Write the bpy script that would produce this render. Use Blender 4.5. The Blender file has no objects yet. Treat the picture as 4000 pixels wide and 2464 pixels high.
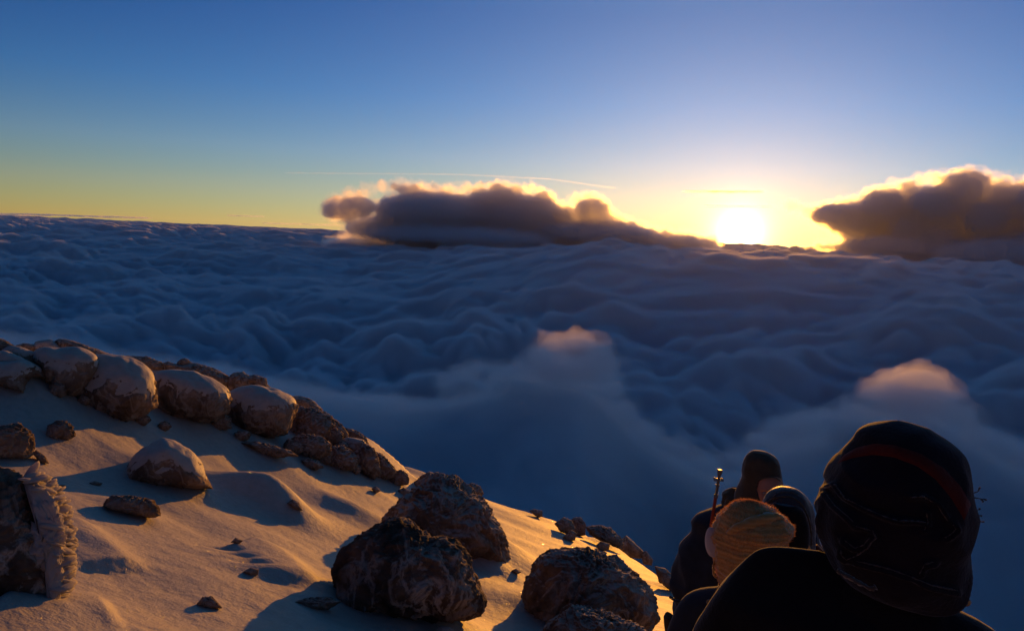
import bpy, bmesh, math, random, time
import numpy as np
from mathutils import Matrix, Vector
T0 = time.time()
sc = bpy.context.scene
C = sc.collection
R = math.radians

HAZE = 1.5e-6
SKY=(1.0,.8,3.0,4.0)
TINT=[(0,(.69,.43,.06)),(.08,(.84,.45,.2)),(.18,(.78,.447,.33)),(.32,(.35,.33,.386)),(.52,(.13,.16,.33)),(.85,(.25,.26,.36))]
GLOWS=[(3.5,(1,.22,0),3.6),(11,(.456,.335,.05),7),(30,(0,.187,.40),10),(.75,(1,.85,.55),75)]

# ------------------------------------------------------------------ camera
F = 3111.0                      # focal length in photograph pixels (28 mm on 36 mm)
M = Matrix.Rotation(R(90 - 5.76), 3, 'X') @ Matrix.Rotation(R(2.63), 3, 'Z')


def ray(px, py):
    return (M @ Vector(((px - 2000) / F, -(py - 1232) / F, -1))).normalized()


cam = bpy.data.cameras.new('camera')
cam.lens = 36 * F / 4000
cam.clip_start = .05
cam.clip_end = 2e5
co = bpy.data.objects.new('camera', cam)
C.objects.link(co)
co.matrix_world = M.to_4x4()
sc.camera = co

# ------------------------------------------------------------------ sky and sun
sd = ray(2890, 912)
SUN_EL = math.asin(sd.z)
SUN_AZ = math.atan2(sd.x, sd.y)
w = bpy.data.worlds.new('World')
sc.world = w
w.use_nodes = True
nt = w.node_tree
nt.nodes.clear()


def node(nt, kind, **kw):
    n = nt.nodes.new(kind)
    for k, v in kw.items():
        if k.startswith('i'):
            n.inputs[int(k[1:])].default_value = v
        else:
            setattr(n, k, v)
    return n


def math_node(nt, op, a, b=None, c=None, clamp=False):
    n = nt.nodes.new('ShaderNodeMath')
    n.operation = op
    n.use_clamp = clamp
    for i, v in enumerate((a, b, c)):
        if v is None:
            continue
        if isinstance(v, (int, float)):
            n.inputs[i].default_value = v
        else:
            nt.links.new(v, n.inputs[i])
    return n.outputs[0]


def ramp(nt, fac, stops, interp='LINEAR'):
    n = nt.nodes.new('ShaderNodeValToRGB')
    n.color_ramp.interpolation = interp
    e = n.color_ramp.elements
    while len(e) < len(stops):
        e.new(.5)
    for i, (p, c) in enumerate(stops):
        e[i].position = p
        e[i].color = tuple(c) + (1,) if len(c) == 3 else c
    nt.links.new(fac, n.inputs[0])
    return n.outputs[0]


def mixrgb(nt, mode, fac, a, b):
    n = nt.nodes.new('ShaderNodeMix')
    n.data_type = 'RGBA'
    n.blend_type = mode
    for sock, v in ((n.inputs[0], fac), (n.inputs[6], a), (n.inputs[7], b)):
        if isinstance(v, (int, float)):
            sock.default_value = v
        elif isinstance(v, tuple):
            sock.default_value = v if len(v) == 4 else v + (1,)
        else:
            nt.links.new(v, sock)
    return n.outputs[2]


sky = node(nt, 'ShaderNodeTexSky', sky_type='NISHITA', sun_disc=False, sun_elevation=SUN_EL, sun_rotation=SUN_AZ,
           altitude=4500, air_density=SKY[0], dust_density=SKY[1], ozone_density=SKY[2])
tc = node(nt, 'ShaderNodeTexCoord')
nrm = node(nt, 'ShaderNodeVectorMath', operation='NORMALIZE')
nt.links.new(tc.outputs['Generated'], nrm.inputs[0])
sep = node(nt, 'ShaderNodeSeparateXYZ')
nt.links.new(nrm.outputs[0], sep.inputs[0])
dot = node(nt, 'ShaderNodeVectorMath', operation='DOT_PRODUCT')
nt.links.new(nrm.outputs[0], dot.inputs[0])
dot.inputs[1].default_value = sd
ang = math_node(nt, 'MULTIPLY', math_node(nt, 'ARCCOSINE', math_node(nt, 'MINIMUM', dot.outputs['Value'], 1.0)), 57.29578)


def glow(width, color, gain):
    e = math_node(nt, 'EXPONENT', math_node(nt, 'MULTIPLY', ang, -1.0 / width))
    e = math_node(nt, 'MULTIPLY', e, gain)
    vm = node(nt, 'ShaderNodeVectorMath', operation='SCALE')
    vm.inputs[0].default_value = color
    nt.links.new(e, vm.inputs['Scale'])
    return vm.outputs[0]


def addv(a, b):
    vm = node(nt, 'ShaderNodeVectorMath', operation='ADD')
    nt.links.new(a, vm.inputs[0])
    nt.links.new(b, vm.inputs[1])
    return vm.outputs[0]


# colour balance of the air by height over the horizon, raised overhead to add fill light, then the aureole of the sun
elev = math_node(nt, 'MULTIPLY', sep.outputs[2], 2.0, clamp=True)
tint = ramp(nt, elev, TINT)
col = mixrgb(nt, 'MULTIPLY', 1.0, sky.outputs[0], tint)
sc_ = node(nt, 'ShaderNodeVectorMath', operation='SCALE')
nt.links.new(col, sc_.inputs[0])
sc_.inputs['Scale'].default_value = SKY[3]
col = sc_.outputs[0]
for g in GLOWS:
    col = addv(col, glow(*g))
bg = node(nt, 'ShaderNodeBackground', i1=.1)
out = node(nt, 'ShaderNodeOutputWorld')
nt.links.new(col, bg.inputs[0])
nt.links.new(bg.outputs[0], out.inputs[0])

sl = bpy.data.lights.new('sun', 'SUN')
sl.energy = 4.3
sl.angle = R(.5)
sl.color = (1, .39, .04)
so = bpy.data.objects.new('sun', sl)
C.objects.link(so)
so.rotation_euler = (-sd).to_track_quat('-Z', 'Y').to_euler()

sc.view_settings.view_transform = 'Standard'
sc.view_settings.look = 'None'
sc.view_settings.exposure = 0
sc.view_settings.gamma = 1
sc.view_settings.use_curve_mapping = False
sc.cycles.use_denoising = True
sc.cycles.max_bounces = 14
sc.cycles.volume_bounces = 9

# ------------------------------------------------------------------ noise and mesh helpers
_PT = {}


def _tab(seed):
    if seed not in _PT:
        g = np.random.default_rng(seed)
        a = g.random(4096) * 2 * np.pi
        v = g.normal(size=(4096, 3))
        v /= np.linalg.norm(v, axis=1)[:, None]
        _PT[seed] = (g.permutation(4096), np.cos(a), np.sin(a), v)
    return _PT[seed]


def _fade(t):
    return t * t * t * (t * (t * 6 - 15) + 10)


def pn(x, y, seed):
    """2D gradient noise, about -0.7 .. 0.7"""
    p, gx, gy, _ = _tab(seed)
    xi = np.floor(x).astype(np.int64)
    yi = np.floor(y).astype(np.int64)
    fx = x - xi
    fy = y - yi

    def h(i, j, dx, dy):
        k = p[(p[i & 4095] + j) & 4095]
        return gx[k] * dx + gy[k] * dy
    u, v = _fade(fx), _fade(fy)
    a, b = h(xi, yi, fx, fy), h(xi + 1, yi, fx - 1, fy)
    c, d = h(xi, yi + 1, fx, fy - 1), h(xi + 1, yi + 1, fx - 1, fy - 1)
    ab, cd = a + (b - a) * u, c + (d - c) * u
    return ab + (cd - ab) * v


def pn3(P, seed):
    """3D gradient noise of an (n, 3) array"""
    p, _, _, g = _tab(seed)
    I = np.floor(P).astype(np.int64)
    f = P - I
    u = _fade(f)
    r = np.zeros(len(P))
    for i in (0, 1):
        for j in (0, 1):
            for k in (0, 1):
                h = p[(p[(p[(I[:, 0] + i) & 4095] + I[:, 1] + j) & 4095] + I[:, 2] + k) & 4095]
                o = f - (i, j, k)
                wt = (u[:, 0] if i else 1 - u[:, 0]) * (u[:, 1] if j else 1 - u[:, 1]) * (u[:, 2] if k else 1 - u[:, 2])
                r += wt * (g[h] * o).sum(1)
    return r


def sstep(a, b, x):
    t = np.clip((x - a) / (b - a), 0, 1)
    return t * t * (3 - 2 * t)


def tag(o, label=None, cat=None, group=None, kind=None):
    if label:
        o['label'] = label
    if cat:
        o['category'] = cat
    if group:
        o['group'] = group
    if kind:
        o['kind'] = kind
    return o


def link(name, me, mat=None, parent=None):
    if mat is not None:
        me.materials.append(mat)
    o = bpy.data.objects.new(name, me)
    C.objects.link(o)
    if parent is not None:
        o.parent = parent
        o.matrix_parent_inverse = parent.matrix_world.inverted() if False else Matrix()
    return o


def raw_mesh(name, V, faces, smooth=True):
    """faces: int array (n, k)"""
    me = bpy.data.meshes.new(name)
    me.vertices.add(len(V))
    me.vertices.foreach_set('co', np.ascontiguousarray(V, dtype=np.float32).ravel())
    q = np.ascontiguousarray(faces, dtype=np.int32)
    me.loops.add(q.size)
    me.loops.foreach_set('vertex_index', q.ravel())
    me.polygons.add(len(q))
    me.polygons.foreach_set('loop_start', np.arange(0, q.size, q.shape[1], dtype=np.int32))
    me.update(calc_edges=True)
    me.polygons.foreach_set('use_smooth', [smooth] * len(q))
    return me


def grid_faces(n1, n2):
    I = np.arange(n1 * n2).reshape(n1, n2)
    return np.stack([I[:-1, :-1], I[:-1, 1:], I[1:, 1:], I[1:, :-1]], -1).reshape(-1, 4)


def closed_sheet(name, X, Y, Z, zb):
    """a grid sheet closed downwards to zb: a solid body for a volume"""
    n1, n2 = Z.shape
    V = np.stack([X, Y, Z], -1).reshape(-1, 3)
    nv = len(V)
    I = np.arange(nv).reshape(n1, n2)
    q = grid_faces(n1, n2)
    per = np.concatenate([I[0, :], I[1:, -1], I[-1, -2::-1], I[-2:0:-1, 0]])
    B = V[per].copy()
    B[:, 2] = zb
    m = len(per)
    k = np.arange(m)
    kn = np.roll(k, -1)
    side = np.stack([per, per[kn], kn + nv, k + nv], -1)
    i = np.arange(n2 - 1)
    o = n1 - 1 + n2 - 1 + (n2 - 1) - i          # the outer ring runs the other way round the rim
    floor = np.stack([i + nv, i + 1 + nv, o - 1 + nv, o + nv], -1)
    return raw_mesh(name, np.concatenate([V, B]), np.concatenate([q, floor, side[:, ::-1]]))


def cloud_mat(name, density, aniso=0.0, color=(1, 1, 1)):
    m = bpy.data.materials.new(name)
    m.use_nodes = True
    t = m.node_tree
    t.nodes.clear()
    o = t.nodes.new('ShaderNodeOutputMaterial')
    v = t.nodes.new('ShaderNodeVolumePrincipled')
    v.inputs['Color'].default_value = tuple(color) + (1,)
    v.inputs['Density'].default_value = density
    v.inputs['Anisotropy'].default_value = aniso
    t.links.new(v.outputs[0], o.inputs['Volume'])
    return m


# ------------------------------------------------------------------ the sea of clouds
SEA = -600.0


def px_to_azel(px, py):
    d = ray(px, py)
    return math.atan2(d.x, d.y), math.asin(d.z)


def sea_height(X, Y):
    RR = np.hypot(X, Y)
    AZ = np.degrees(np.arctan2(X, Y))
    wx = X + 280 * pn(X / 1300, Y / 1300, 91)
    wy = Y + 280 * pn(X / 1300, Y / 1300, 92)
    Z = np.zeros_like(X)
    # long swells lie across the view, the puffs on them are round
    Z += 75 * (1 - np.abs(pn(wx / 3600 + 5, wy / 1500, 7)) * 3.2)
    amp = 1 + .8 * pn(X / 2800, Y / 2800, 33)
    for s, a, sd_ in ((1400, 110, 2), (620, 92, 3), (280, 56, 4), (125, 27, 5), (55, 11, 6)):
        fade = np.clip((s * 120 - RR) / (s * 60), 0, 1)
        Z += a * amp * (np.abs(pn(wx / (s * 1.3), wy / (s * .8), sd_)) * 2.6 - .55) * fade
    far = np.clip((RR - 20000) / 20000, 0, 1)
    Z = Z * (1 - .5 * far) + far * 60 * (np.abs(pn(X / 6000, Y / 3000, 44)) * 2.5 - .4)
    # a swell under the sun, raised nearly to eye height to shade the near mist
    Z += 437 * np.exp(-((AZ - 22) / 26) ** 4) * sstep(2600, 6800, RR) * (1 - .5 * sstep(7500, 16000, RR))
    # farther out the sheet domes up, so the low sun only grazes its outer tops
    Z += 300 * sstep(3500, 26000, RR)
    # the hollow in front of the summit where the sheet sinks away into the dark
    Z -= sstep(3300, 1600, RR) * 260
    return np.minimum(Z + SEA, -45 - .002 * RR + 1e4 * (RR > 9000))


def make_sea():
    a1 = np.radians(np.linspace(-42, 44, SEA_N[0]))
    a0 = np.radians(np.linspace(-180, -42.5, 50))
    a2 = np.radians(np.linspace(44.5, 180, 50))
    az = np.concatenate([a0, a1, a2])
    r = np.exp(np.linspace(math.log(700), math.log(62000), SEA_N[1]))
    A, RR = np.meshgrid(az, r)
    X, Y = RR * np.sin(A), RR * np.cos(A)
    Z = sea_height(X, Y)
    o = link('sea_of_clouds', closed_sheet('sea_of_clouds', X, Y, Z, -1500), cloud_mat('sea_cloud', .09, .0, (.995, .995, .995)))
    tag(o, kind='structure', label='wide sea of dark blue clouds reaching to the horizon')
    # thin ragged veil that lies on the tops and softens them
    nr = int((r < 16000).sum())
    Xs, Ys = X[:nr, 50:-50], Y[:nr, 50:-50]
    up = 16 + 26 * (pn(Xs / 190, Ys / 190, 71) + .5 * pn(Xs / 80, Ys / 80, 72) + .3 * pn(Xs / 33, Ys / 33, 73))
    v = link('veil', closed_sheet('veil', Xs, Ys, Z[:nr, 50:-50] + up, -1200), cloud_mat('veil_cloud', .005, .2, (.98, .98, .98)), o)
    return o


def blob_mesh(name, blobs, voxel, disp, seed, keep_main=True):
    """union of spheres, remeshed and roughened by layers of noise along the normals"""
    bm = bmesh.new()
    for (c, rad) in blobs:
        mt = Matrix.Translation(c) @ Matrix.Diagonal((rad[0], rad[1], rad[2], 1))
        bmesh.ops.create_icosphere(bm, subdivisions=3, radius=1, matrix=mt)
    me = bpy.data.meshes.new(name)
    bm.to_mesh(me)
    bm.free()
    o = bpy.data.objects.new(name, me)
    C.objects.link(o)
    md = o.modifiers.new('remesh', 'REMESH')
    md.mode = 'VOXEL'
    md.voxel_size = voxel
    dg = bpy.context.evaluated_depsgraph_get()
    me2 = bpy.data.meshes.new_from_object(o.evaluated_get(dg))
    bpy.data.objects.remove(o)
    bpy.data.meshes.remove(me)
    # only the main body stays: loose crumbs would hang in the air as specks
    n = len(me2.vertices)
    E_ = np.empty(len(me2.edges) * 2, np.int32)
    me2.edges.foreach_get('vertices', E_)
    E_ = E_.reshape(-1, 2)
    lab = np.arange(n)
    while True:
        lo = np.minimum(lab[E_[:, 0]], lab[E_[:, 1]])
        new = lab.copy()
        np.minimum.at(new, E_[:, 0], lo)
        np.minimum.at(new, E_[:, 1], lo)
        new = new[new]
        new = new[new]
        if (new == lab).all():
            break
        lab = new
    if keep_main:
        ids, cnt = np.unique(lab, return_counts=True)
        big_ = np.isin(lab, ids[cnt > .04 * n])
        V_ = np.empty(n * 3, np.float32)
        me2.vertices.foreach_get('co', V_)
        Q_ = np.empty(len(me2.loops), np.int32)
        me2.loops.foreach_get('vertex_index', Q_)
        Q_ = Q_.reshape(-1, 4)
        Q_ = Q_[big_[Q_[:, 0]]]
        nid = np.cumsum(big_) - 1
        me3 = raw_mesh(name, V_.reshape(-1, 3)[big_], nid[Q_])
        bpy.data.meshes.remove(me2)
        me2 = me3
    n = len(me2.vertices)
    P = np.empty(n * 3, np.float32)
    me2.vertices.foreach_get('co', P)
    P = P.reshape(-1, 3).astype(float)
    for k, (s, a) in enumerate(disp):
        N = np.empty(n * 3, np.float32)
        me2.vertices.foreach_get('normal', N)
        N = N.reshape(-1, 3)
        h = a * (np.abs(pn3(P / s, seed + k)) * 2.6 - .5)
        P = P + N * h[:, None]
        me2.vertices.foreach_set('co', P.astype(np.float32).ravel())
        me2.update()
    # a second remesh clears the places where the roughened skin crossed itself
    o = bpy.data.objects.new(name, me2)
    C.objects.link(o)
    md = o.modifiers.new('remesh', 'REMESH')
    md.mode = 'VOXEL'
    md.voxel_size = voxel
    dg = bpy.context.evaluated_depsgraph_get()
    me4 = bpy.data.meshes.new_from_object(o.evaluated_get(dg))
    bpy.data.objects.remove(o)
    bpy.data.meshes.remove(me2)
    me4.polygons.foreach_set('use_smooth', [True] * len(me4.polygons))
    me4.name = name
    return me4


def bank(name, label, spots, D, seed, shells, voxel_px, color=(1, 1, 1), cat='cloud', parent=None):
    """shells: (grow px, optical density per 100 px, forwardness, noise layers px) from the core outwards"""
    k = D / F
    root = None
    for si, (grow, dens, aniso, disp) in enumerate(shells):
        rnd = random.Random(seed)
        bl = []
        for (px, py, rx, ry) in spots:
            d = ray(px, py)
            dd = D * (1 + rnd.uniform(-.02, .02))
            c = d * (dd / math.hypot(d.x, d.y))
            if grow < 0 and min(rx, ry) + grow < 9:
                continue
            gx, gy = max(4, rx + grow), max(3, ry + grow)
            bl.append((c, (gx * k, (gx + gy) * .5 * k, gy * k)))
        nm = name if si == 0 else 'cloud_fringe'
        me = blob_mesh(nm, bl, voxel_px * k, [(q * k, a * k) for q, a in disp], seed + 10 * si, len(shells) > 1)
        o = link(nm, me, cloud_mat(nm, dens / (k * 100), aniso, color), root or parent)
        if root is None:
            root = o if parent is not None else tag(o, label=label, cat=cat)
    return root

SEA_N = (500, 660)
make_sea()
def fill(top,bot,x0,x1,n,r0,r1,seed):
    rn=random.Random(seed); L=[]
    tx=[a for a,_ in top]; ty=[b for _,b in top]
    for i in range(n):
        px=x0+(x1-x0)*(i+rn.random())/n
        t=float(np.interp(px,tx,ty)); b=float(np.interp(px,[a for a,_ in bot],[b for _,b in bot]))
        h=b-t
        if h<8: continue
        r=min(rn.uniform(r0,r1),h*.5)
        py=t+r+rn.random()**1.5*max(0,h-2*r)
        L.append((px,py,r*rn.uniform(1,1.6),r))
        r=min(rn.uniform(r0*.5,r0),h*.4); L.append((px+rn.uniform(-10,10),t+r,r*1.2,r))
    return L
topL=[(1300,770),(1330,745),(1420,728),(1500,705),(1560,705),(1700,715),(1800,725),(1900,705),(2000,708),(2080,720),(2140,745),(2180,790),(2220,795),(2260,760),(2310,740),(2350,770),(2390,830),(2480,870),(2560,890),(2700,905),(2780,925)]
botL=[(1300,900),(1400,930),(1600,960),(2000,975),(2400,990),(2780,1000)]
L=fill(topL,botL,1300,2780,90,22,60,3)
L=[s for s in L if not (1400<s[0]<1500 and 755<s[1]+0<850 )]
L+=[(1700,830,250,90),(2000,850,250,105),(1500,900,170,50),(1560,865,120,60),(1450,880,90,45),(2150,940,160,45),(2300,965,160,40),(2300,910,300,60),(1800,920,400,55),(2500,960,250,40)]
L+=[(x,945+.045*(x-1330)+10,110,38) for x in range(1360,2800,90)]
SH=[(-11,4.5,.55,[(60,11),(30,9),(15,6),(8,3.2)]),(-1,1.3,.75,[(60,16),(30,14),(15,10),(8,5.5)]),(8,.3,.8,[(60,20),(30,18),(15,14),(8,8)])]
bank('cumulus_bank','long gold rimmed cloud bank standing on the horizon left of the sun',L,16000,11,SH,4.3)
topR=[(3060,800),(3110,800),(3180,820),(3250,790),(3330,780),(3420,745),(3500,715),(3600,690),(3660,672),(3720,690),(3780,660),(3830,660),(3880,690),(3960,700),(4100,690),(4300,700),(4500,760),(4700,860)]
botR=[(3060,815),(3150,850),(3230,880),(3290,920),(3400,1020),(4700,1090)]
Rr=fill(topR,botR,3140,4700,90,25,80,5)
Rr+=[(3040,800,40,9),(3100,806,50,15),(3560,850,120,80),(3680,800,120,80),(3800,860,130,90),(3920,800,120,80),(4040,870,130,100),(4160,810,130,90),(4300,880,150,110),(4450,900,150,100),(3700,920,140,80),(3900,940,140,80),(4120,960,150,80),(3480,900,110,70),(3450,930,150,50),(3600,980,300,70),(4100,1010,400,80),(3180,960,50,18),(3240,965,60,25),(3130,968,20,8)]
Rr+=[(x,1040+.045*(x-3350),130,60) for x in range(3400,4700,110)]
bank('cumulus_bank','large dark cloud mass with bright rim rising on the horizon right of the sun',Rr,13000,21,SH,4.6)
TH=[(0,.5,.7,[(40,3),(15,1.5)])]
def streak(label,pts,D,seed,dens=.5,cat='cloud'):
    rn=random.Random(seed); L=[]
    for (x0,y0),(x1,y1),r in pts:
        n=max(2,int(abs(x1-x0)/ (r*1.0)))
        for i in range(n):
            t=i/(n-1); L.append((x0+(x1-x0)*t,y0+(y1-y0)*t+rn.uniform(-1,1),r*rn.uniform(2.2,3.4),r*rn.uniform(.5,.9)*math.sin(math.pi*(.12+.76*t))))
    return bank('cirrus_streak',label,L,D,seed,[(0,dens,.75,[(30,1.0),(12,.5)])],1.7,cat=cat)
streak('long thin bright cloud streak arching over the cloud bank left of the sun',[((1120,676),(1800,682),4),((1800,682),(2150,700),4),((2150,700),(2400,735),4)],30000,61,.3)
streak('short white cloud streak just above the sun',[((2680,748),(2970,750),7)],30000,62,4)
streak('faint cloud streak between the white streak and the sun',[((2760,806),(3010,808),5)],30000,63,2)
streak('dark lens of thin cloud on the horizon at the far left',[((-100,836),(300,842),7),((250,842),(580,852),6)],30000,64,2.5)
streak('tiny dark cloud streak over the left horizon',[((890,842),(1030,846),3)],30000,65,2.)
streak('low dark streak on the horizon touching the left end of the cloud bank',[((1030,872),(1330,880),4)],30000,66,2.)
streak('low lit cloud streaks on the horizon between the sun and the dark mass',[((2960,955),(3150,962),4),((3000,968),(3250,975),4)],30000,67,1.5)
# ------------------------------------------------------------------ mist rising close under the summit
def mist(label, crest, D, dens, seed, lump=12.0, back=.003, r_in=.42, fall=42.0, bottom=-1000, aniso=.35, n=(270, 140),
         shells=((0, 1, 1), (14, .35, 1.6), (34, .13, 2.6))):
    xs = [p[0] for p in crest]
    px = np.linspace(min(xs), max(xs), n[0])
    py = np.interp(px, xs, [p[1] for p in crest])
    kk = np.ones(7) / 7
    py = np.convolve(np.pad(py, 3, mode='edge'), kk, 'valid')
    ae = np.array([px_to_azel(a, b) for a, b in zip(px, py)])
    az, el = ae[:, 0], ae[:, 1]
    o = np.argsort(az)
    az, el = az[o], el[o]
    t = np.linspace(0, 1, n[1])
    rr = D * (r_in + (1.9 - r_in) * t)
    A, RR = np.meshgrid(az, rr)
    q = RR / D
    km = np.ones(61) / 61
    sm = np.convolve(np.pad(el, 30, mode='edge'), km, 'valid')
    f = sstep(.55, .97, q)
    E = sm[None, :] + (el - sm)[None, :] * f - R(1.5) * (1 - f)
    e = np.where(q < 1, E - R(fall) * (1 - q) ** 1.35, E)
    Z = RR * np.tan(e)
    ov = np.maximum(0, RR - D)
    Z = np.where(q > 1, D * np.tan(E) + ov * np.tan(E) * .6 - ov * ov * back, Z)
    X, Y = RR * np.sin(A), RR * np.cos(A)
    wx = X + 20 * pn(X / 64, Y / 64, seed)
    wy = Y + 20 * pn(X / 64, Y / 64, seed + 1)
    endf = np.minimum(np.arange(n[0]), np.arange(n[0])[::-1]) / n[0]
    root = None
    for si, (lift, dm, rag) in enumerate(shells):
        Zs = Z.copy() + (lift - 22)
        for s, a in ((140, 1.0), (60, .6), (28, .33 * rag), (13, .17 * rag), (6, .07 * rag)):
            Zs += lump * a * (np.abs(pn(wx / s + si * 3.3, wy / s, seed + int(s))) * 2.4 - .5) * np.clip(q * 1.5, .3, 1)
        Zs -= (1 - sstep(0, .05, endf))[None, :] * 160
        Zs = np.maximum(Zs, bottom + 3)
        nm = 'veil' if si else 'mist_cloud'
        o = link(nm, closed_sheet(nm, X, Y, Zs, bottom), cloud_mat('mist', dens * dm, aniso, (.995, .995, .995)), root)
        if root is None:
            root = tag(o, label=label, cat='cloud', group='mist clouds rising under the summit')
    return root

MS = [(-6, 1.6, .3, [(70, 15), (30, 9), (14, 5)]), (12, .5, .35, [(70, 20), (30, 15), (14, 9), (8, 5)]), (28, .18, .4, [(70, 26), (30, 22), (14, 13), (8, 7)])]
m_a = mist('long low mist bank behind the rocky ridge, its soft crest falling to the right',
           [(-700, 1250), (-300, 1280), (0, 1320), (250, 1350), (450, 1405), (700, 1425), (900, 1445), (1041, 1496), (1277, 1530), (1485, 1552), (1692, 1572), (1817, 1600), (2100, 1660), (2400, 1780), (2800, 1950)], 1180, .05, 501)
rnm = random.Random(77)
bank('wisp', None, [(x, float(np.interp(x, [-300, 0, 450, 900, 1041, 1277, 1485, 1692, 1850], [1280, 1318, 1402, 1440, 1490, 1524, 1548, 1570, 1600])) + rnm.uniform(18, 44), rnm.uniform(45, 80), rnm.uniform(24, 40))
                    for x in range(-250, 1850, 75)], 1180, 81, MS, 11, parent=m_a)
m_b = mist('tall billow of mist rising behind the two front boulders',
           [(1500, 1720), (1640, 1620), (1750, 1540), (1950, 1490), (2150, 1450), (2290, 1465), (2400, 1570), (2480, 1660), (2600, 1740), (2780, 1840), (2950, 1960), (3100, 2110)], 1215, .042, 521)
bank('wisp', None, [(1740, 1500, 50, 28), (1800, 1462, 60, 30), (1870, 1440, 60, 32), (1960, 1450, 60, 32), (2040, 1440, 60, 36), (2110, 1385, 55, 42), (2170, 1345, 55, 40), (2250, 1335, 65, 38), (2330, 1365, 60, 40),
                    (2375, 1430, 45, 50), (2300, 1440, 90, 60), (2180, 1440, 110, 60), (2020, 1500, 120, 50), (2390, 1520, 50, 50), (2440, 1610, 55, 45), (2530, 1690, 60, 40), (2640, 1745, 70, 36), (2760, 1810, 70, 40)],
     1215, 83, MS, 11, parent=m_b)
m_c = mist('orange tipped mist cloud rising behind the hooded person in front',
           [(2350, 2180), (2550, 2030), (2750, 1900), (2870, 1820), (2988, 1740), (3085, 1690), (3273, 1660), (3398, 1590), (3500, 1560), (3620, 1560), (3720, 1620), (3840, 1700), (3911, 1740), (4000, 1780), (4300, 1850), (4800, 1980)], 1110, .042, 541)
bank('wisp', None, [(2890, 1790, 60, 34), (2970, 1722, 65, 36), (3060, 1672, 70, 38), (3150, 1645, 70, 38), (3250, 1635, 70, 36), (3340, 1600, 60, 36), (3400, 1530, 45, 36), (3460, 1492, 45, 32), (3530, 1478, 55, 34), (3590, 1462, 50, 30),
                    (3650, 1490, 50, 34), (3700, 1550, 50, 40), (3560, 1560, 120, 60), (3760, 1620, 55, 40), (3830, 1700, 60, 40), (3930, 1745, 70, 36), (4040, 1790, 80, 36), (4160, 1830, 90, 36), (3350, 1690, 130, 60)],
     1110, 85, MS, 11, parent=m_c)


# ------------------------------------------------------------------ the snow slope
H0 = 1.3
_n = ray(0, 1100).cross(ray(2640, 1950))
N0 = (_n if _n.z > 0 else -_n).normalized()


def plane_hit(px, py):
    d = ray(px, py)
    return d * (-H0 / N0.dot(d))


# where the slope breaks over and drops away, as seen along its edge
EDGE = [(-900, 1210), (-400, 1290), (0, 1395), (300, 1425), (600, 1480), (900, 1555), (1200, 1655), (1420, 1790), (1540, 1832), (1750, 1895),
        (1900, 1940), (2150, 2015), (2300, 2078), (2450, 2150), (2600, 2262), (2750, 2380), (3000, 2560), (3300, 2780),
        (3700, 3080), (4200, 3450)]
_az, _rc = [], []
for _p in EDGE:
    _h = plane_hit(*_p)
    _az.append(math.atan2(_h.x, _h.y))
    _rc.append(math.hypot(_h.x, _h.y))


def edge_r(az):
    return np.interp(az, _az, _rc)


BUMPS = []      # (x, y, radius along, radius across, angle, height)


def bump(px, py, rx, ry, ang, h):
    p = plane_hit(px, py)
    BUMPS.append((p.x, p.y, rx, ry, R(ang), h))


def groove(pts, wd, h, steep):
    """a drift edge along image points: rises slowly on one side, drops sharply on the other"""
    P = [plane_hit(*p) for p in pts]
    DRIFTS.append((np.array([(p.x, p.y) for p in P]), wd, h, steep))


DRIFTS = []


def seg_dist(X, Y, P):
    """signed distance (left of the line is positive) and the position along a polyline"""
    best = np.full(X.shape, 1e9)
    sgn = np.zeros(X.shape)
    tt = np.zeros(X.shape)
    n = len(P) - 1
    for i in range(n):
        a, b = P[i], P[i + 1]
        ab = b - a
        L2 = (ab ** 2).sum()
        t = np.clip(((X - a[0]) * ab[0] + (Y - a[1]) * ab[1]) / L2, 0, 1)
        dx, dy = X - a[0] - t * ab[0], Y - a[1] - t * ab[1]
        d = np.hypot(dx, dy)
        m = d < best
        best = np.where(m, d, best)
        s = np.sign(ab[0] * (Y - a[1]) - ab[1] * (X - a[0]))
        sgn = np.where(m, s, sgn)
        tt = np.where(m, (i + t) / n, tt)
    return best * sgn, tt


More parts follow.
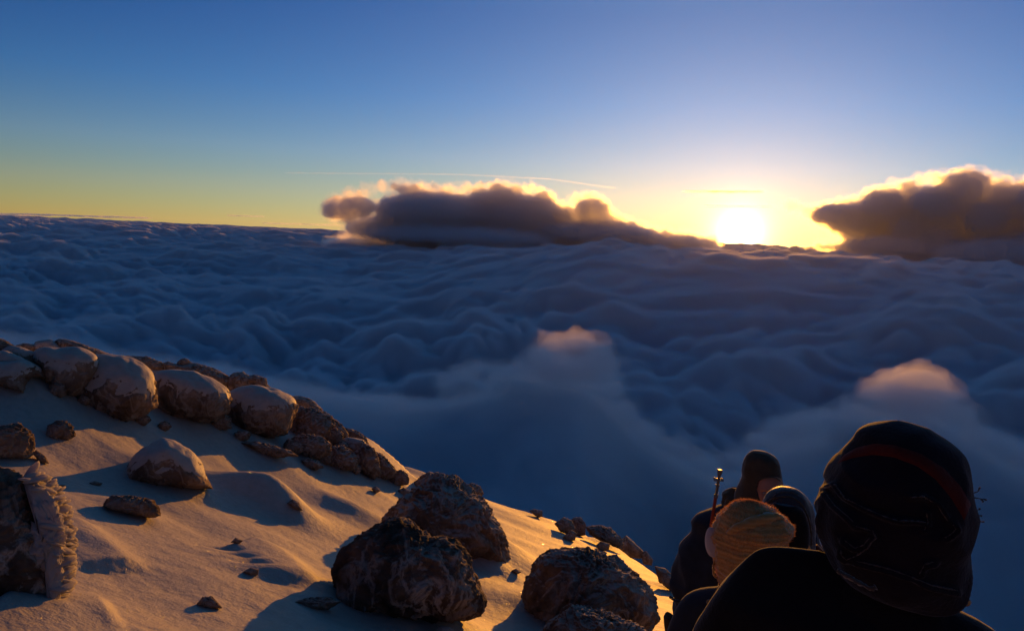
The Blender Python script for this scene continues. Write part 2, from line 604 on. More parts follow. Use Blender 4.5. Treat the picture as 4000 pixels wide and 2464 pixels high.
def ground_z(X, Y, fine=True):
    X = np.asarray(X, float)
    Y = np.asarray(Y, float)
    r = np.hypot(X, Y)
    az = np.arctan2(X, Y)
    Z = (-H0 - N0.x * X - N0.y * Y) / N0.z
    # behind the camera the mountain goes on rising more gently
    back = np.maximum(0, -Y)
    Z = Z - .12 * back
    rc = edge_r(az)
    u = X * .93 - Y * .36
    v = X * .36 + Y * .93
    near = sstep(.8, 3, r)
    Z += near * (.14 * pn(u / 5.2, v / 2.6, 201) + .075 * pn(u / 2.3 + 3, v / 1.05, 202) + .028 * pn(u / .9, v / .4, 203) + .012 * np.abs(pn(u / .55 + 9, v / .2, 206)))
    if fine:
        Z += near * (.006 * pn(u / .24, v / .12, 204) + .0022 * pn(X / .07, Y / .07, 205)) * sstep(30, 12, r)
    for (bx, by, ra, rb, an, h) in BUMPS:
        ca, sa = math.cos(an), math.sin(an)
        du = ((X - bx) * ca + (Y - by) * sa) / ra
        dv = (-(X - bx) * sa + (Y - by) * ca) / rb
        Z += h * np.exp(-(du ** 2 + dv ** 2) * 1.2)
    for (P, wd, h, st) in DRIFTS:
        d, t = seg_dist(X, Y, P)
        env = sstep(0, .15, t) * sstep(1, .85, t)
        prof = np.where(d > 0, np.exp(-(d / wd) ** 2), np.exp(-(d / (wd * st)) ** 2))
        Z += h * prof * env
    # beyond the edge the slope rolls over and falls away under the clouds
    d = np.maximum(0, r - rc * .93)
    roll = np.where(d < 6, d * d * .06, 2.16 + (d - 6) * .72)
    Zp = Z - roll
    far = -r * (math.tan(R(25.5)) + .012 * pn(X / 18, Y / 18, 207) + .02 * pn(X / 90, Y / 90, 208)) - 2
    front = sstep(-20, 0, Y)
    Zf = np.maximum(Zp, far)
    Z = Zp + (Zf - Zp) * front * sstep(14, 40, d)
    return Z


def hit(px, py):
    """where a line of sight meets the snow"""
    d = ray(px, py)
    ts = .6 * 1.012 ** np.arange(385)
    for _ in range(3):
        below = d.z * ts < ground_z(d.x * ts, d.y * ts, False)
        k = int(np.argmax(below)) if below.any() else len(ts) - 1
        ts = np.linspace(ts[max(k - 1, 0)], ts[k], 24)
    return d * float(ts[-1])


def snow_mat():
    m = bpy.data.materials.new('snow')
    m.use_nodes = True
    t = m.node_tree
    b = t.nodes['Principled BSDF']
    tc = t.nodes.new('ShaderNodeTexCoord')
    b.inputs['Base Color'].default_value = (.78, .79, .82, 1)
    b.inputs['Roughness'].default_value = .65
    b.inputs['Specular IOR Level'].default_value = .25
    n1 = node(t, 'ShaderNodeTexNoise', i2=70.0, i3=4.0, i4=.6)
    n2 = node(t, 'ShaderNodeTexNoise', i2=16.0, i3=5.0, i4=.55)
    t.links.new(tc.outputs['Object'], n1.inputs['Vector'])
    t.links.new(tc.outputs['Object'], n2.inputs['Vector'])
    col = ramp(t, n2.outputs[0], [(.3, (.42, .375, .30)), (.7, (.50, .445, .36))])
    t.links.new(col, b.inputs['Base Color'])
    b1 = node(t, 'ShaderNodeBump')
    b1.inputs['Strength'].default_value = .45
    b1.inputs['Distance'].default_value = .009
    t.links.new(n1.outputs[0], b1.inputs['Height'])
    b2 = node(t, 'ShaderNodeBump')
    b2.inputs['Strength'].default_value = .5
    b2.inputs['Distance'].default_value = .02
    t.links.new(n2.outputs[0], b2.inputs['Height'])
    t.links.new(b1.outputs[0], b2.inputs['Normal'])
    t.links.new(b2.outputs[0], b.inputs['Normal'])
    # single ice crystals that catch the sun: tiny facets turned every way
    v = node(t, 'ShaderNodeTexVoronoi', feature='F1', i2=230.0)
    t.links.new(tc.outputs['Object'], v.inputs['Vector'])
    keep = math_node(t, 'MULTIPLY', math_node(t, 'LESS_THAN', v.outputs['Distance'], .22), 1.0)
    sepc = node(t, 'ShaderNodeSeparateColor')
    t.links.new(v.outputs['Color'], sepc.inputs[0])
    keep = math_node(t, 'MULTIPLY', keep, math_node(t, 'GREATER_THAN', sepc.outputs[0], .93))
    g = node(t, 'ShaderNodeBsdfGlossy')
    g.inputs['Roughness'].default_value = .12
    vm = node(t, 'ShaderNodeVectorMath', operation='SUBTRACT')
    t.links.new(v.outputs['Color'], vm.inputs[0])
    vm.inputs[1].default_value = (.5, .5, 0)
    vn = node(t, 'ShaderNodeVectorMath', operation='NORMALIZE')
    t.links.new(vm.outputs[0], vn.inputs[0])
    t.links.new(vn.outputs[0], g.inputs['Normal'])
    mx = t.nodes.new('ShaderNodeMixShader')
    t.links.new(keep, mx.inputs[0])
    t.links.new(b.outputs[0], mx.inputs[1])
    t.links.new(g.outputs[0], mx.inputs[2])
    o = t.nodes['Material Output']
    t.links.new(mx.outputs[0], o.inputs[0])
    return m


def make_ground():
    a1 = np.radians(np.linspace(-50, 34, GN[0]))
    a0 = np.radians(np.linspace(-180, -51, 60))
    a2 = np.radians(np.linspace(35, 180, 70))
    az = np.concatenate([a0, a1, a2])
    r = np.concatenate([[.02, .3, .8], np.exp(np.linspace(math.log(1.4), math.log(34), GN[1])), np.exp(np.linspace(math.log(35), math.log(2500), 130))])
    A, RR = np.meshgrid(az, r)
    X, Y = RR * np.sin(A), RR * np.cos(A)
    Z = ground_z(X, Y)
    V = np.stack([X, Y, Z], -1).reshape(-1, 3)
    me = raw_mesh('snow_slope', V, grid_faces(*Z.shape)[:, ::-1])
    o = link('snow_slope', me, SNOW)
    tag(o, kind='structure', label='golden snow slope with drifts falling away to the right')
    return o


# ------------------------------------------------------------------ rocks
Z1 = lambda P: [(x / 2.16, 1200 + y / 2.16) for x, y in P]
Z2 = lambda P: [(800 + x / 2.2318, 1350 + y / 2.2318) for x, y in P]
Z3 = lambda P: [(x / 1.8885, 1700 + y / 1.8885) for x, y in P]
Z4 = lambda P: [(1200 + x / 1.6367, 1800 + y / 1.6367) for x, y in P]


def rock_mat(name, frost, dark=(.075, .052, .036), mid=(.24, .17, .11), rime=(.52, .43, .33), up=.62, vein=.5):
    """dark volcanic stone; rime and blown snow cling to its tops and along its ribs"""
    m = bpy.data.materials.new(name)
    m.use_nodes = True
    t = m.node_tree
    b = t.nodes['Principled BSDF']
    b.inputs['Roughness'].default_value = .85
    b.inputs['Specular IOR Level'].default_value = .04
    tc = t.nodes.new('ShaderNodeTexCoord')
    O = tc.outputs['Object']
    n1 = node(t, 'ShaderNodeTexNoise', i2=3.2, i3=8.0, i4=.62)
    n2 = node(t, 'ShaderNodeTexNoise', i2=14.0, i3=8.0, i4=.7)
    n3 = node(t, 'ShaderNodeTexNoise', noise_type='RIDGED_MULTIFRACTAL', i2=6.0, i3=6.0)
    for n in (n1, n2, n3):
        t.links.new(O, n.inputs['Vector'])
    stone = ramp(t, n1.outputs[0], [(.3, dark), (.55, mid), (.75, tuple(c * 1.7 for c in mid))])
    geo = t.nodes.new('ShaderNodeNewGeometry')
    sp = t.nodes.new('ShaderNodeSeparateXYZ')
    t.links.new(geo.outputs['Normal'], sp.inputs[0])
    cover = math_node(t, 'ADD', math_node(t, 'MULTIPLY', sp.outputs[2], .55), math_node(t, 'MULTIPLY', math_node(t, 'SUBTRACT', n2.outputs[0], .5), .8))
    cover = math_node(t, 'ADD', cover, math_node(t, 'MULTIPLY', math_node(t, 'SUBTRACT', n1.outputs[0], .5), .9))
    f = ramp(t, math_node(t, 'ADD', cover, .5 - up + frost), [(.40, (0, 0, 0)), (.72, (1, 1, 1))])
    n4 = node(t, 'ShaderNodeTexNoise', i2=5.0, i3=6.0, i4=.6)
    n4.inputs['Distortion'].default_value = .6
    n5 = node(t, 'ShaderNodeTexNoise', i2=1.4, i3=3.0)
    mp = t.nodes.new('ShaderNodeMapping')
    mp.inputs['Scale'].default_value = (1, 1, .55)
    t.links.new(O, mp.inputs['Vector'])
    t.links.new(mp.outputs[0], n4.inputs['Vector'])
    t.links.new(O, n5.inputs['Vector'])
    line = math_node(t, 'SUBTRACT', 1.0, math_node(t, 'MULTIPLY', math_node(t, 'ABSOLUTE', math_node(t, 'SUBTRACT', n4.outputs[0], .5)), 16.0), clamp=True)
    line = math_node(t, 'MULTIPLY', line, ramp(t, n5.outputs[0], [(.42, (0, 0, 0)), (.6, (1, 1, 1))]))
    f = math_node(t, 'MAXIMUM', f, math_node(t, 'MULTIPLY', line, vein))
    col = mixrgb(t, 'MIX', f, stone, rime)
    t.links.new(col, b.inputs['Base Color'])
    b1 = node(t, 'ShaderNodeBump')
    b1.inputs['Strength'].default_value = .9
    b1.inputs['Distance'].default_value = .03
    t.links.new(n2.outputs[0], b1.inputs['Height'])
    b2 = node(t, 'ShaderNodeBump')
    b2.inputs['Strength'].default_value = .6
    b2.inputs['Distance'].default_value = .03
    t.links.new(n3.outputs[0], b2.inputs['Height'])
    t.links.new(b1.outputs[0], b2.inputs['Normal'])
    t.links.new(b2.outputs[0], b.inputs['Normal'])
    return m


def ico(sub):
    bm = bmesh.new()
    bmesh.ops.create_icosphere(bm, subdivisions=sub, radius=1)
    V = np.array([v.co[:] for v in bm.verts])
    Fc = np.array([[v.index for v in f.verts] for f in bm.faces])
    bm.free()
    return V, Fc


ICO = {}


def poly_radius(P, th):
    """distance from the centre (0,0) to a star-shaped outline in each direction th"""
    P = np.asarray(P)
    Q = np.roll(P, -1, 0)
    c, s = np.cos(th), np.sin(th)
    best = np.full(th.shape, -1.0)
    for (x1, y1), (x2, y2) in zip(P, Q):
        ex, ey = x2 - x1, y2 - y1
        den = c * ey - s * ex
        den = np.where(np.abs(den) < 1e-9, 1e-9, den)
        t = (x1 * ey - y1 * ex) / den
        u = (x1 * s - y1 * c) / den
        ok = (t > 0) & (u >= -1e-6) & (u <= 1 + 1e-6)
        best = np.where(ok & (t > best), t, best)
    bad = best < 0
    if bad.any():
        best[bad] = np.abs(P).mean()
    return best


def rock(name, label, outline, mat, seed, base=None, dist=None, deep=.85, rough=.07, crag=.05, sub=6, box=.75, sink=.25, cat='rock', group=None,
         tilt=0.0, fine=.012, swell=1.06):
    """a boulder with the outline it shows, its own depth, standing where its foot meets the snow"""
    P = np.array(outline, float)
    _m = (P.max(0) + P.min(0)) / 2
    P = _m + (P - _m) * swell
    x0, x1, y0, y1 = P[:, 0].min(), P[:, 0].max(), P[:, 1].min(), P[:, 1].max()
    cx, cy = (x0 + x1) / 2, (y0 + y1) / 2
    if dist is None:
        b = base or (cx, y1 - (y1 - y0) * .05)
        dist = hit(*b).length
    fw = ray(cx, cy)

    def width(dd):
        return (ray(x1, cy) * (dd / ray(x1, cy).dot(fw)) - ray(x0, cy) * (dd / ray(x0, cy).dot(fw))).length
    w = width(dist)
    k = w / (x1 - x0)
    dpt = min(w, (y1 - y0) * k * 1.5) * deep * .5
    dist += dpt * .3
    w = width(dist)
    k = w / (x1 - x0)
    ctr = fw * dist
    rt = (M @ Vector((1, 0, 0)))
    rt = (rt - fw * rt.dot(fw)).normalized()
    up = rt.cross(fw)
    q = []
    for a_, b_ in P:
        d_ = ray(a_, b_)
        v_ = d_ * (dist / d_.dot(fw)) - ctr
        q.append((v_.dot(rt), v_.dot(up)))
    q = np.array(q)
    if sub not in ICO:
        ICO[sub] = ico(sub)
    U, Fc = ICO[sub]
    th = np.arctan2(U[:, 1], U[:, 0])
    rr = poly_radius(q, th)
    # soften the corners of the outline a little
    sp = np.hypot(U[:, 0], U[:, 1])
    fl = sp ** box
    loc = np.stack([np.cos(th) * rr * fl, np.sin(th) * rr * fl, U[:, 2] * dpt * (1 + .12 * pn3(U * 1.3, seed)[:])], -1)
    size = math.sqrt(max(1e-6, w * (y1 - y0) * k))
    # noise: broad facets, then crags
    nrm = loc / np.maximum(np.linalg.norm(loc, axis=1), 1e-6)[:, None]
    off = np.array((seed * 3.7, seed * 1.3, seed * 2.1)) % 50
    Q = loc / size + off
    h = rough * size * (pn3(Q * 2.2, seed + 1) * 1.2 - .25 * np.abs(pn3(Q * 3.7, seed + 2)))
    Qs = Q + .25 * pn3(Q * 3.1, seed + 8)[:, None]
    Qs = Qs * (1, 1, .6)
    h += crag * size * (.3 - np.abs(pn3(Qs * 5.5, seed + 3)) * 2.2)
    h += crag * .55 * size * (.3 - np.abs(pn3(Qs * 12, seed + 4)) * 2.2)
    h += crag * .3 * size * (.3 - np.abs(pn3(Qs * 26, seed + 5)) * 2.2)
    h += fine * size * pn3(Q * 50, seed + 6) * 1.4
    # near the outline seen in the picture only the small crags act
    rim = 1 - sp ** 6
    broad = rough * size * pn3(Q * 2.2, seed + 1) * 1.2
    loc = loc + nrm * (h - broad * (1 - rim) * .8)[:, None]
    W = np.array(ctr) + loc[:, :1] * np.array(rt) + loc[:, 1:2] * np.array(up) - loc[:, 2:3] * np.array(fw)
    base_pt = ctr.copy()
    me = raw_mesh(name, W - np.array(base_pt), Fc)
    o = link(name, me, mat)
    o.location = base_pt
    tag(o, label=label, cat=cat, group=group)
    o['_w'] = 0
    del o['_w']
    return o, (ctr, W, Fc, size)


def snow_cap(parent, info, seed, thick=.05, need=.45, cover=0.0, name='snow_cap'):
    """blown snow lying on the upper faces, thick in the middle and thinning to its rim"""
    ctr, W, Fc, size = info
    A, B, D = W[Fc[:, 0]], W[Fc[:, 1]], W[Fc[:, 2]]
    n = np.cross(B - A, D - A)
    n /= np.maximum(np.linalg.norm(n, axis=1), 1e-12)[:, None]
    vn = np.zeros_like(W)
    for i in range(3):
        np.add.at(vn, Fc[:, i], n)
    vn /= np.maximum(np.linalg.norm(vn, axis=1), 1e-12)[:, None]
    ee = np.concatenate([Fc[:, [0, 1]], Fc[:, [1, 2]], Fc[:, [2, 0]]])
    sn, Wsm = vn.copy(), W.copy()
    dg_ = np.zeros(len(W))
    np.add.at(dg_, ee[:, 0], 1)
    for _ in range(14):
        t1, t2 = np.zeros_like(W), np.zeros_like(W)
        np.add.at(t1, ee[:, 0], sn[ee[:, 1]])
        np.add.at(t2, ee[:, 0], Wsm[ee[:, 1]])
        sn = sn * .3 + .7 * t1 / dg_[:, None]
        Wsm = Wsm * .3 + .7 * t2 / dg_[:, None]
    sn /= np.maximum(np.linalg.norm(sn, axis=1), 1e-12)[:, None]
    loc = (W - np.array(ctr)) / size
    off = seed * 1.7 % 30
    m = sn[:, 2] - need + .55 * pn3(loc * 2.0 + off, seed) + cover + .09 * pn3(loc * 9 + off, seed + 1)
    keep = (m[Fc] > -.16).all(1)
    if keep.sum() < 10:
        return None
    th = thick * size * (np.sqrt(np.clip(m, 0, .5) * 2) * .75 + np.clip(m, -.2, 0) * 4.5)
    W, vn = Wsm, sn
    # smooth the thickness so the snow lies rounder than the stone under it
    W2 = W + vn * .5 * th[:, None] + np.array((0, 0, 1.0)) * .6 * th[:, None]
    f = Fc[keep]
    ids, inv = np.unique(f, return_inverse=True)
    V = W2[ids]
    f = inv.reshape(-1, 3)
    adj_s = np.zeros_like(V)
    cnt = np.zeros(len(V))
    edge = np.zeros(len(V))
    e = np.concatenate([f[:, [0, 1]], f[:, [1, 2]], f[:, [2, 0]]])
    key = np.sort(e, 1)
    uq, c = np.unique(key, axis=0, return_counts=True)
    border = np.zeros(len(V), bool)
    border[uq[c == 1].ravel()] = True
    for _ in range(3):
        s = np.zeros_like(V)
        k = np.zeros(len(V))
        np.add.at(s, e[:, 0], V[e[:, 1]])
        np.add.at(k, e[:, 0], 1)
        avg = s / np.maximum(k, 1)[:, None]
        V = np.where(border[:, None] | (k < 1)[:, None], V, V * .4 + avg * .6)
    V[border] -= vn[ids][border] * .012 * size
    me = raw_mesh(name, V - np.array(parent.location), f)
    return link(name, me, SNOW, parent)

GN = (700, 350)
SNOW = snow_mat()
# drift edge curving down to the big boulders, and the one beside the rimed rock
groove(Z3([(1780, 790), (1950, 850), (2080, 930), (2160, 1050), (2260, 1190)]), .16, .09, 2.6)
groove(Z3([(470, 640), (620, 740), (760, 860), (850, 960), (940, 1020)]), .13, .07, 2.5)
groove(Z3([(0, 1250), (200, 1300), (400, 1345), (620, 1340), (900, 1370)]), .2, .05, 1.2)
bump(*Z4([(1150, 620)])[0], .5, .25, -20, .13)
bump(*Z4([(1100, 680)])[0], .3, .2, -20, .10)
bump(*Z4([(250, 340)])[0], .5, .25, -20, .10)
bump(*Z2([(1750, 1110)])[0], 1.6, .6, -30, .18)
bump(*Z3([(1880, 520)])[0], .62, .34, -12, .26)
bump(*Z3([(2060, 560)])[0], .4, .25, -20, .12)
# two footprints, each a trodden hollow with a raised rim
for _x, _y in ((1735, 925), (1850, 1000), (1640, 860)):
    bump(*Z3([(_x, _y)])[0], .17, .075, 20, -.075)
    bump(*Z3([(_x, _y)])[0], .25, .12, 20, .025)
# bank that climbs to the ridge of rocks; its near face looks away from the sun
groove([(-900, 1480), (-200, 1590), (0, 1620), (300, 1665), (700, 1735), (1000, 1790), (1250, 1832), (1420, 1860), (1700, 1940)], 2.2, .72, .8)
RIME = bpy.data.materials.new('rime')
RIME.use_nodes = True
_t = RIME.node_tree
_b = _t.nodes['Principled BSDF']
_b.inputs['Base Color'].default_value = (.60, .55, .48, 1)
_b.inputs['Roughness'].default_value = .7
_tr = node(_t, 'ShaderNodeBsdfTranslucent')
_tr.inputs[0].default_value = (.75, .66, .5, 1)
_mx = _t.nodes.new('ShaderNodeMixShader')
_mx.inputs[0].default_value = .4
_t.links.new(_b.outputs[0], _mx.inputs[1])
_t.links.new(_tr.outputs[0], _mx.inputs[2])
_t.links.new(_mx.outputs[0], _t.nodes['Material Output'].inputs[0])
_nn = node(_t, 'ShaderNodeTexNoise', i2=60.0, i3=5.0)
_bp = node(_t, 'ShaderNodeBump')
_bp.inputs['Strength'].default_value = .5
_bp.inputs['Distance'].default_value = .01
_t.links.new(_nn.outputs[0], _bp.inputs['Height'])
_t.links.new(_bp.outputs[0], _b.inputs['Normal'])
ROCKM={'dark':rock_mat('black_stone',.12,dark=(.028,.021,.016),mid=(.15,.105,.07),up=.72,vein=1.0),'ridge':rock_mat('ridge_stone',.26),'front':rock_mat('boulder_stone',0.34,up=.7,vein=.8),'rime':rock_mat('rimed_stone',.16)}
ROCKS = [
 # zone, outline, label, options
 (Z1, [(-150,330),(-80,285),(0,270),(40,285),(115,330),(80,370),(0,390),(-100,390)], 'brown rock at the far left end of the rocky ridge, its top against the clouds', dict()),
 (Z1, [(145,325),(200,305),(300,318),(320,345),(250,370),(160,360)], 'low flat rock on the skyline of the ridge beside the farthest left rock', dict()),
 (Z1, [(280,350),(320,300),(430,288),(520,345),(575,362),(560,395),(430,420),(300,410)], 'rounded snow dusted rock on the ridge skyline before the long slanting rock', dict(cap=1)),
 (Z1, [(490,300),(530,278),(620,290),(760,338),(900,388),(1020,430),(1000,462),(820,450),(640,410),(510,360)], 'long slanting brown slab of rock along the ridge skyline', dict()),
 (Z1, [(20,380),(90,340),(180,350),(310,405),(310,470),(200,480),(60,430)], 'small snowy rock on the ridge under the rounded dusted rock', dict(cap=1)),
 (Z1, [(-100,440),(0,388),(60,390),(200,450),(330,520),(345,580),(240,570),(100,510),(-60,500)], 'snow buried rock low on the ridge behind the half covered rock at the left edge', dict(cap=1)),
 (Z1, [(-160,560),(-40,480),(60,490),(150,475),(270,510),(262,570),(195,640),(185,705),(90,675),(-20,640),(-150,650)], 'half snow covered rock with a dark hollow beneath at the left edge of the photo', dict(cap=1)),
 (Z1, [(290,440),(330,395),(400,372),(500,388),(560,380),(640,372),(740,410),(790,445),(785,560),(720,650),(600,720),(500,700),(400,620),(325,540)], 'large saddle shaped boulder with a snow crown and black shaded front on the ridge', dict(cap=2,deep=1.0)),
 (Z1, [(745,480),(800,450),(900,445),(1060,470),(1180,520),(1250,590),(1295,700),(1285,820),(1180,880),(1050,930),(920,900),(790,840),(715,750),(705,650)], 'biggest round boulder of the ridge with a smooth snow dome', dict(cap=2,deep=1.0)),
 (Z1, [(530,690),(600,620),(690,605),(740,640),(740,730),(640,750)], 'small round snowy rock tucked between the saddle shaped boulder and the dome boulder', dict(cap=2)),
 (Z1, [(935,840),(960,775),(1040,745),(1130,775),(1205,835),(1215,905),(1100,940),(1000,930),(940,900)], 'small snow capped rock standing in front of the dome boulder', dict(cap=2)),
 (Z1, [(1035,435),(1090,418),(1240,425),(1340,462),(1372,512),(1310,550),(1170,520),(1060,480)], 'loaf shaped brown rock on the skyline just behind the dome boulder', dict()),
 (Z1, [(1368,478),(1420,462),(1505,490),(1500,540),(1400,545)], 'little rough rock on the skyline between the loaf shaped rock and the wedge rock', dict()),
 (Z1, [(1460,540),(1500,492),(1660,488),(1800,530),(1915,592),(1932,645),(1890,700),(1780,680),(1600,620)], 'wedge shaped brown rock on the skyline behind the boulder with pale front', dict()),
 (Z1, [(1150,520),(1210,500),(1330,535),(1380,560),(1370,600),(1230,610)], 'snow lump lying behind the gap between the two largest ridge boulders', dict(cap=2)),
 (Z1, [(1300,650),(1365,578),(1500,570),(1640,585),(1780,640),(1885,712),(1918,785),(1885,880),(1790,935),(1620,945),(1460,905),(1330,850),(1285,750)], 'wide round boulder with snow above and a pale frosted front on the ridge', dict(cap=1,deep=1.0)),
 (Z2, [(185,600),(190,530),(225,455),(330,400),(460,386),(620,418),(720,465),(778,530),(745,620),(690,740),(590,775),(430,750),(300,735),(215,670)], 'smooth brown boulder at the right end of the row of round boulders', dict(cap=.6,deep=1.0)),
 (Z2, [(205,350),(215,290),(255,248),(330,240),(405,290),(390,370),(300,420),(215,440)], 'upright dark brown rock on the skyline above the smooth brown boulder', dict()),
 (Z2, [(375,275),(440,262),(530,290),(535,335),(590,378),(570,400),(470,380),(395,340)], 'jagged dark rock at the skyline notch of the ridge', dict(crag=.08)),
 (Z2, [(310,392),(370,342),(430,310),(497,345),(505,385),(420,405)], 'small golden topped rock below the jagged rock at the skyline notch', dict()),
 (Z2, [(748,470),(780,448),(850,450),(930,475),(1008,548),(990,580),(880,575),(790,570),(752,520)], 'short dark rock jutting from the ridge just right of the smooth brown boulder', dict()),
 (Z2, [(685,745),(710,660),(780,572),(850,550),(960,560),(1080,620),(1110,700),(1000,740),(850,790),(740,785)], 'slanting frosted rock heading the rough tail of the ridge', dict(crag=.08)),
 (Z2, [(770,780),(830,700),(920,632),(1010,640),(1075,700),(1065,775),(980,830),(850,820)], 'knobbly grey brown rock in the rough tail of the ridge under its slanting head rock', dict(crag=.09)),
 (Z2, [(1030,795),(1080,728),(1140,718),(1200,770),(1188,845),(1120,860),(1060,835)], 'small egg shaped rock wedged in the middle of the rough ridge tail', dict(crag=.07)),
 (Z2, [(1050,640),(1100,625),(1170,670),(1245,770),(1240,815),(1160,790),(1080,710)], 'ragged skyline rock above the egg shaped rock in the ridge tail', dict(crag=.1)),
 (Z2, [(735,850),(830,788),(900,783),(1000,800),(1075,860),(1070,940),(960,968),(870,955),(800,900)], 'lowest left rock of the rough ridge tail with pale rime streaks', dict(crag=.09)),
 (Z2, [(1020,970),(1080,895),(1200,885),(1280,930),(1315,990),(1300,1070),(1180,1065),(1070,1030)], 'rime streaked rock at the foot of the ridge tail next to the snow', dict(crag=.1)),
 (Z2, [(1160,850),(1250,808),(1380,830),(1412,880),(1380,960),(1250,930)], 'snow dusted rock on the upper side of the ridge tail', dict(crag=.08,cap=.5)),
 (Z2, [(1310,940),(1390,868),(1460,900),(1505,1000),(1520,1100),(1470,1145),(1380,1090),(1305,1010)], 'tall rime crusted rock near the lower end of the ridge tail', dict(crag=.1)),
 (Z2, [(1232,770),(1240,725),(1320,745),(1390,790),(1425,865),(1340,855),(1260,820)], 'dark spiky rock on the skyline of the ridge tail', dict(crag=.11)),
 (Z2, [(1450,930),(1540,955),(1600,1015),(1650,1085),(1640,1130),(1530,1160),(1480,1140),(1480,1040)], 'last rimed rock at the tip of the ridge tail beside the golden snow', dict(crag=.11)),
 (Z2, [(315,850),(430,833),(580,868),(730,908),(800,958),(640,972),(500,935),(400,885)], 'low strip of dark rock showing through the blue snow below the smooth brown boulder', dict(crag=.09)),
 (Z2, [(845,1000),(900,980),(1000,1008),(1035,1060),(960,1085),(870,1050)], 'small black and white rock in the shaded snow below the ridge tail', dict(crag=.1)),
 (Z2, [(1285,1085),(1330,1062),(1355,1105),(1310,1125)], 'tiny dark stone at the edge of the snow under the ridge tail tip', dict()),
 (Z2, [(1450,1245),(1490,1225),(1535,1262),(1490,1285)], 'tiny dark stone in a blue hollow left of the twin boulders', dict()),
 (Z2, [(1685,1262),(1735,1235),(1815,1272),(1795,1305),(1710,1300)], 'small dark stone in the snow just left of the peaked boulder', dict()),
 (Z2, [(1805,1225),(1820,1195),(1885,1138),(1960,1102),(2040,1132),(2060,1200),(1940,1270),(1830,1250)], 'rough rock peeping out behind the left shoulder of the peaked boulder', dict(crag=.08)),
 (Z2, [(2260,1225),(2330,1198),(2400,1228),(2428,1290),(2395,1330),(2310,1300)], 'small knobbly rock peeping out right of the top of the peaked boulder', dict(crag=.1)),
 (Z4, [(490,400),(520,345),(580,280),(650,228),(725,165),(785,108),(860,88),(930,108),(1000,168),(1080,228),(1135,290),(1190,380),(1245,450),(1265,560),(1290,655),(1200,665),(1000,670),(800,620),(600,480)], 'tall peaked boulder behind, with a pale left flank and dark ribbed face', dict(mat='front',deep=1.0,sub=7,crag=.06,rough=.08,box=.85,base=(1240,630))),
 (Z4, [(200,660),(250,570),(330,508),(430,440),(520,408),(600,383),(660,400),(720,450),(790,500),(850,488),(930,508),(1000,580),(1040,700),(1080,800),(1118,880),(1095,960),(1000,1000),(800,1010),(600,1000),(450,985),(330,990),(235,920),(200,790)], 'largest black boulder in front with white frost veins down its right side', dict(mat='dark',deep=1.0,sub=7,crag=.05,rough=.08,box=.8,base=(600,985))),
 (Z4, [(805,475),(830,448),(880,436),(940,458),(990,500),(985,560),(900,540)], 'small snow topped rock perched on the right shoulder of the largest black boulder', dict(crag=.06,cap=1,off=.3)),
 (Z4, [(1405,870),(1420,790),(1445,725),(1500,620),(1560,583),(1660,578),(1800,578),(1870,608),(1960,625),(2000,660),(2080,720),(2150,790),(2195,860),(2220,1000),(2170,1080),(2000,1110),(1700,1110),(1530,1060),(1430,950)], 'broad flat topped boulder left of the standing man with rough frosted crust', dict(mat='front',deep=1.0,sub=7,crag=.06,rough=.07,box=.8,base=(1700,1050))),
 (Z4, [(1490,1150),(1560,1040),(1640,980),(1700,925),(1780,945),(1880,960),(2000,1010),(2100,1050),(2180,1110),(2230,1230),(2100,1330),(1800,1350),(1540,1300)], 'jagged boulder cut off by the bottom edge with a snow patch on top', dict(mat='front',deep=1.0,sub=7,crag=.07,rough=.08,box=.85,base=(1800,1290))),
 (Z4, [(1585,400),(1640,360),(1690,382),(1712,430),(1690,470),(1620,450)], 'left one of two small twin rocks standing on the snow skyline', dict()),
 (Z4, [(1680,400),(1700,365),(1745,360),(1778,405),(1775,470),(1720,480)], 'taller right one of two small twin rocks standing on the snow skyline', dict()),
 (Z4, [(1790,425),(1860,412),(1940,430),(1990,480),(2015,525),(2000,560),(1900,520),(1810,470)], 'flat ridged rock on the snow skyline between the twin rocks and the pyramid rock', dict(crag=.07)),
 (Z4, [(1985,550),(2005,515),(2040,477),(2080,510),(2150,580),(2130,620),(2030,610)], 'pyramid shaped rock on the snow skyline', dict(crag=.03,rough=.03)),
 (Z4, [(2135,600),(2165,575),(2208,630),(2202,665),(2150,655)], 'small leaning rock just below the pyramid shaped rock', dict()),
 (Z4, [(2225,675),(2290,688),(2340,740),(2370,800),(2330,830),(2250,770)], 'brown rock half hidden behind the elbow of the standing man', dict()),
 (Z4, [(1635,485),(1690,443),(1722,462),(1710,505),(1670,512)], 'small frosted stone sunk in the shaded snow below the twin rocks', dict()),
 (Z4, [(1845,540),(1880,512),(1935,530),(1925,568),(1880,575)], 'small frosted stone sunk in the shaded snow below the flat ridged rock', dict()),
 (Z4, [(1420,318),(1450,308),(1500,318),(1503,352),(1475,362)], 'single flat stone on the bare snow skyline right of the peaked boulder', dict()),
 (Z4, [(1305,700),(1335,688),(1370,708),(1340,725)], 'tiny brown stone on the drift between the peaked and the flat topped boulder', dict()),
 (Z4, [(800,1110),(850,1058),(920,1063),(960,1110),(900,1140)], 'small rock at the bottom edge below the largest black boulder', dict(cap=.3)),
 (Z4, [(-80,900),(0,878),(130,868),(210,900),(130,945),(-20,945)], 'low rubble of frosted stone in the shadow left of the largest black boulder', dict(crag=.09)),
 (Z3, [(-160,-10),(-60,-70),(0,-60),(130,-85),(170,-65),(235,-5),(245,80),(235,130),(190,165),(60,168),(-120,160)], 'block shaped rime crusted rock at the left edge on golden snow', dict(mat='rime',crag=.08,sub=6,deep=1.0)),
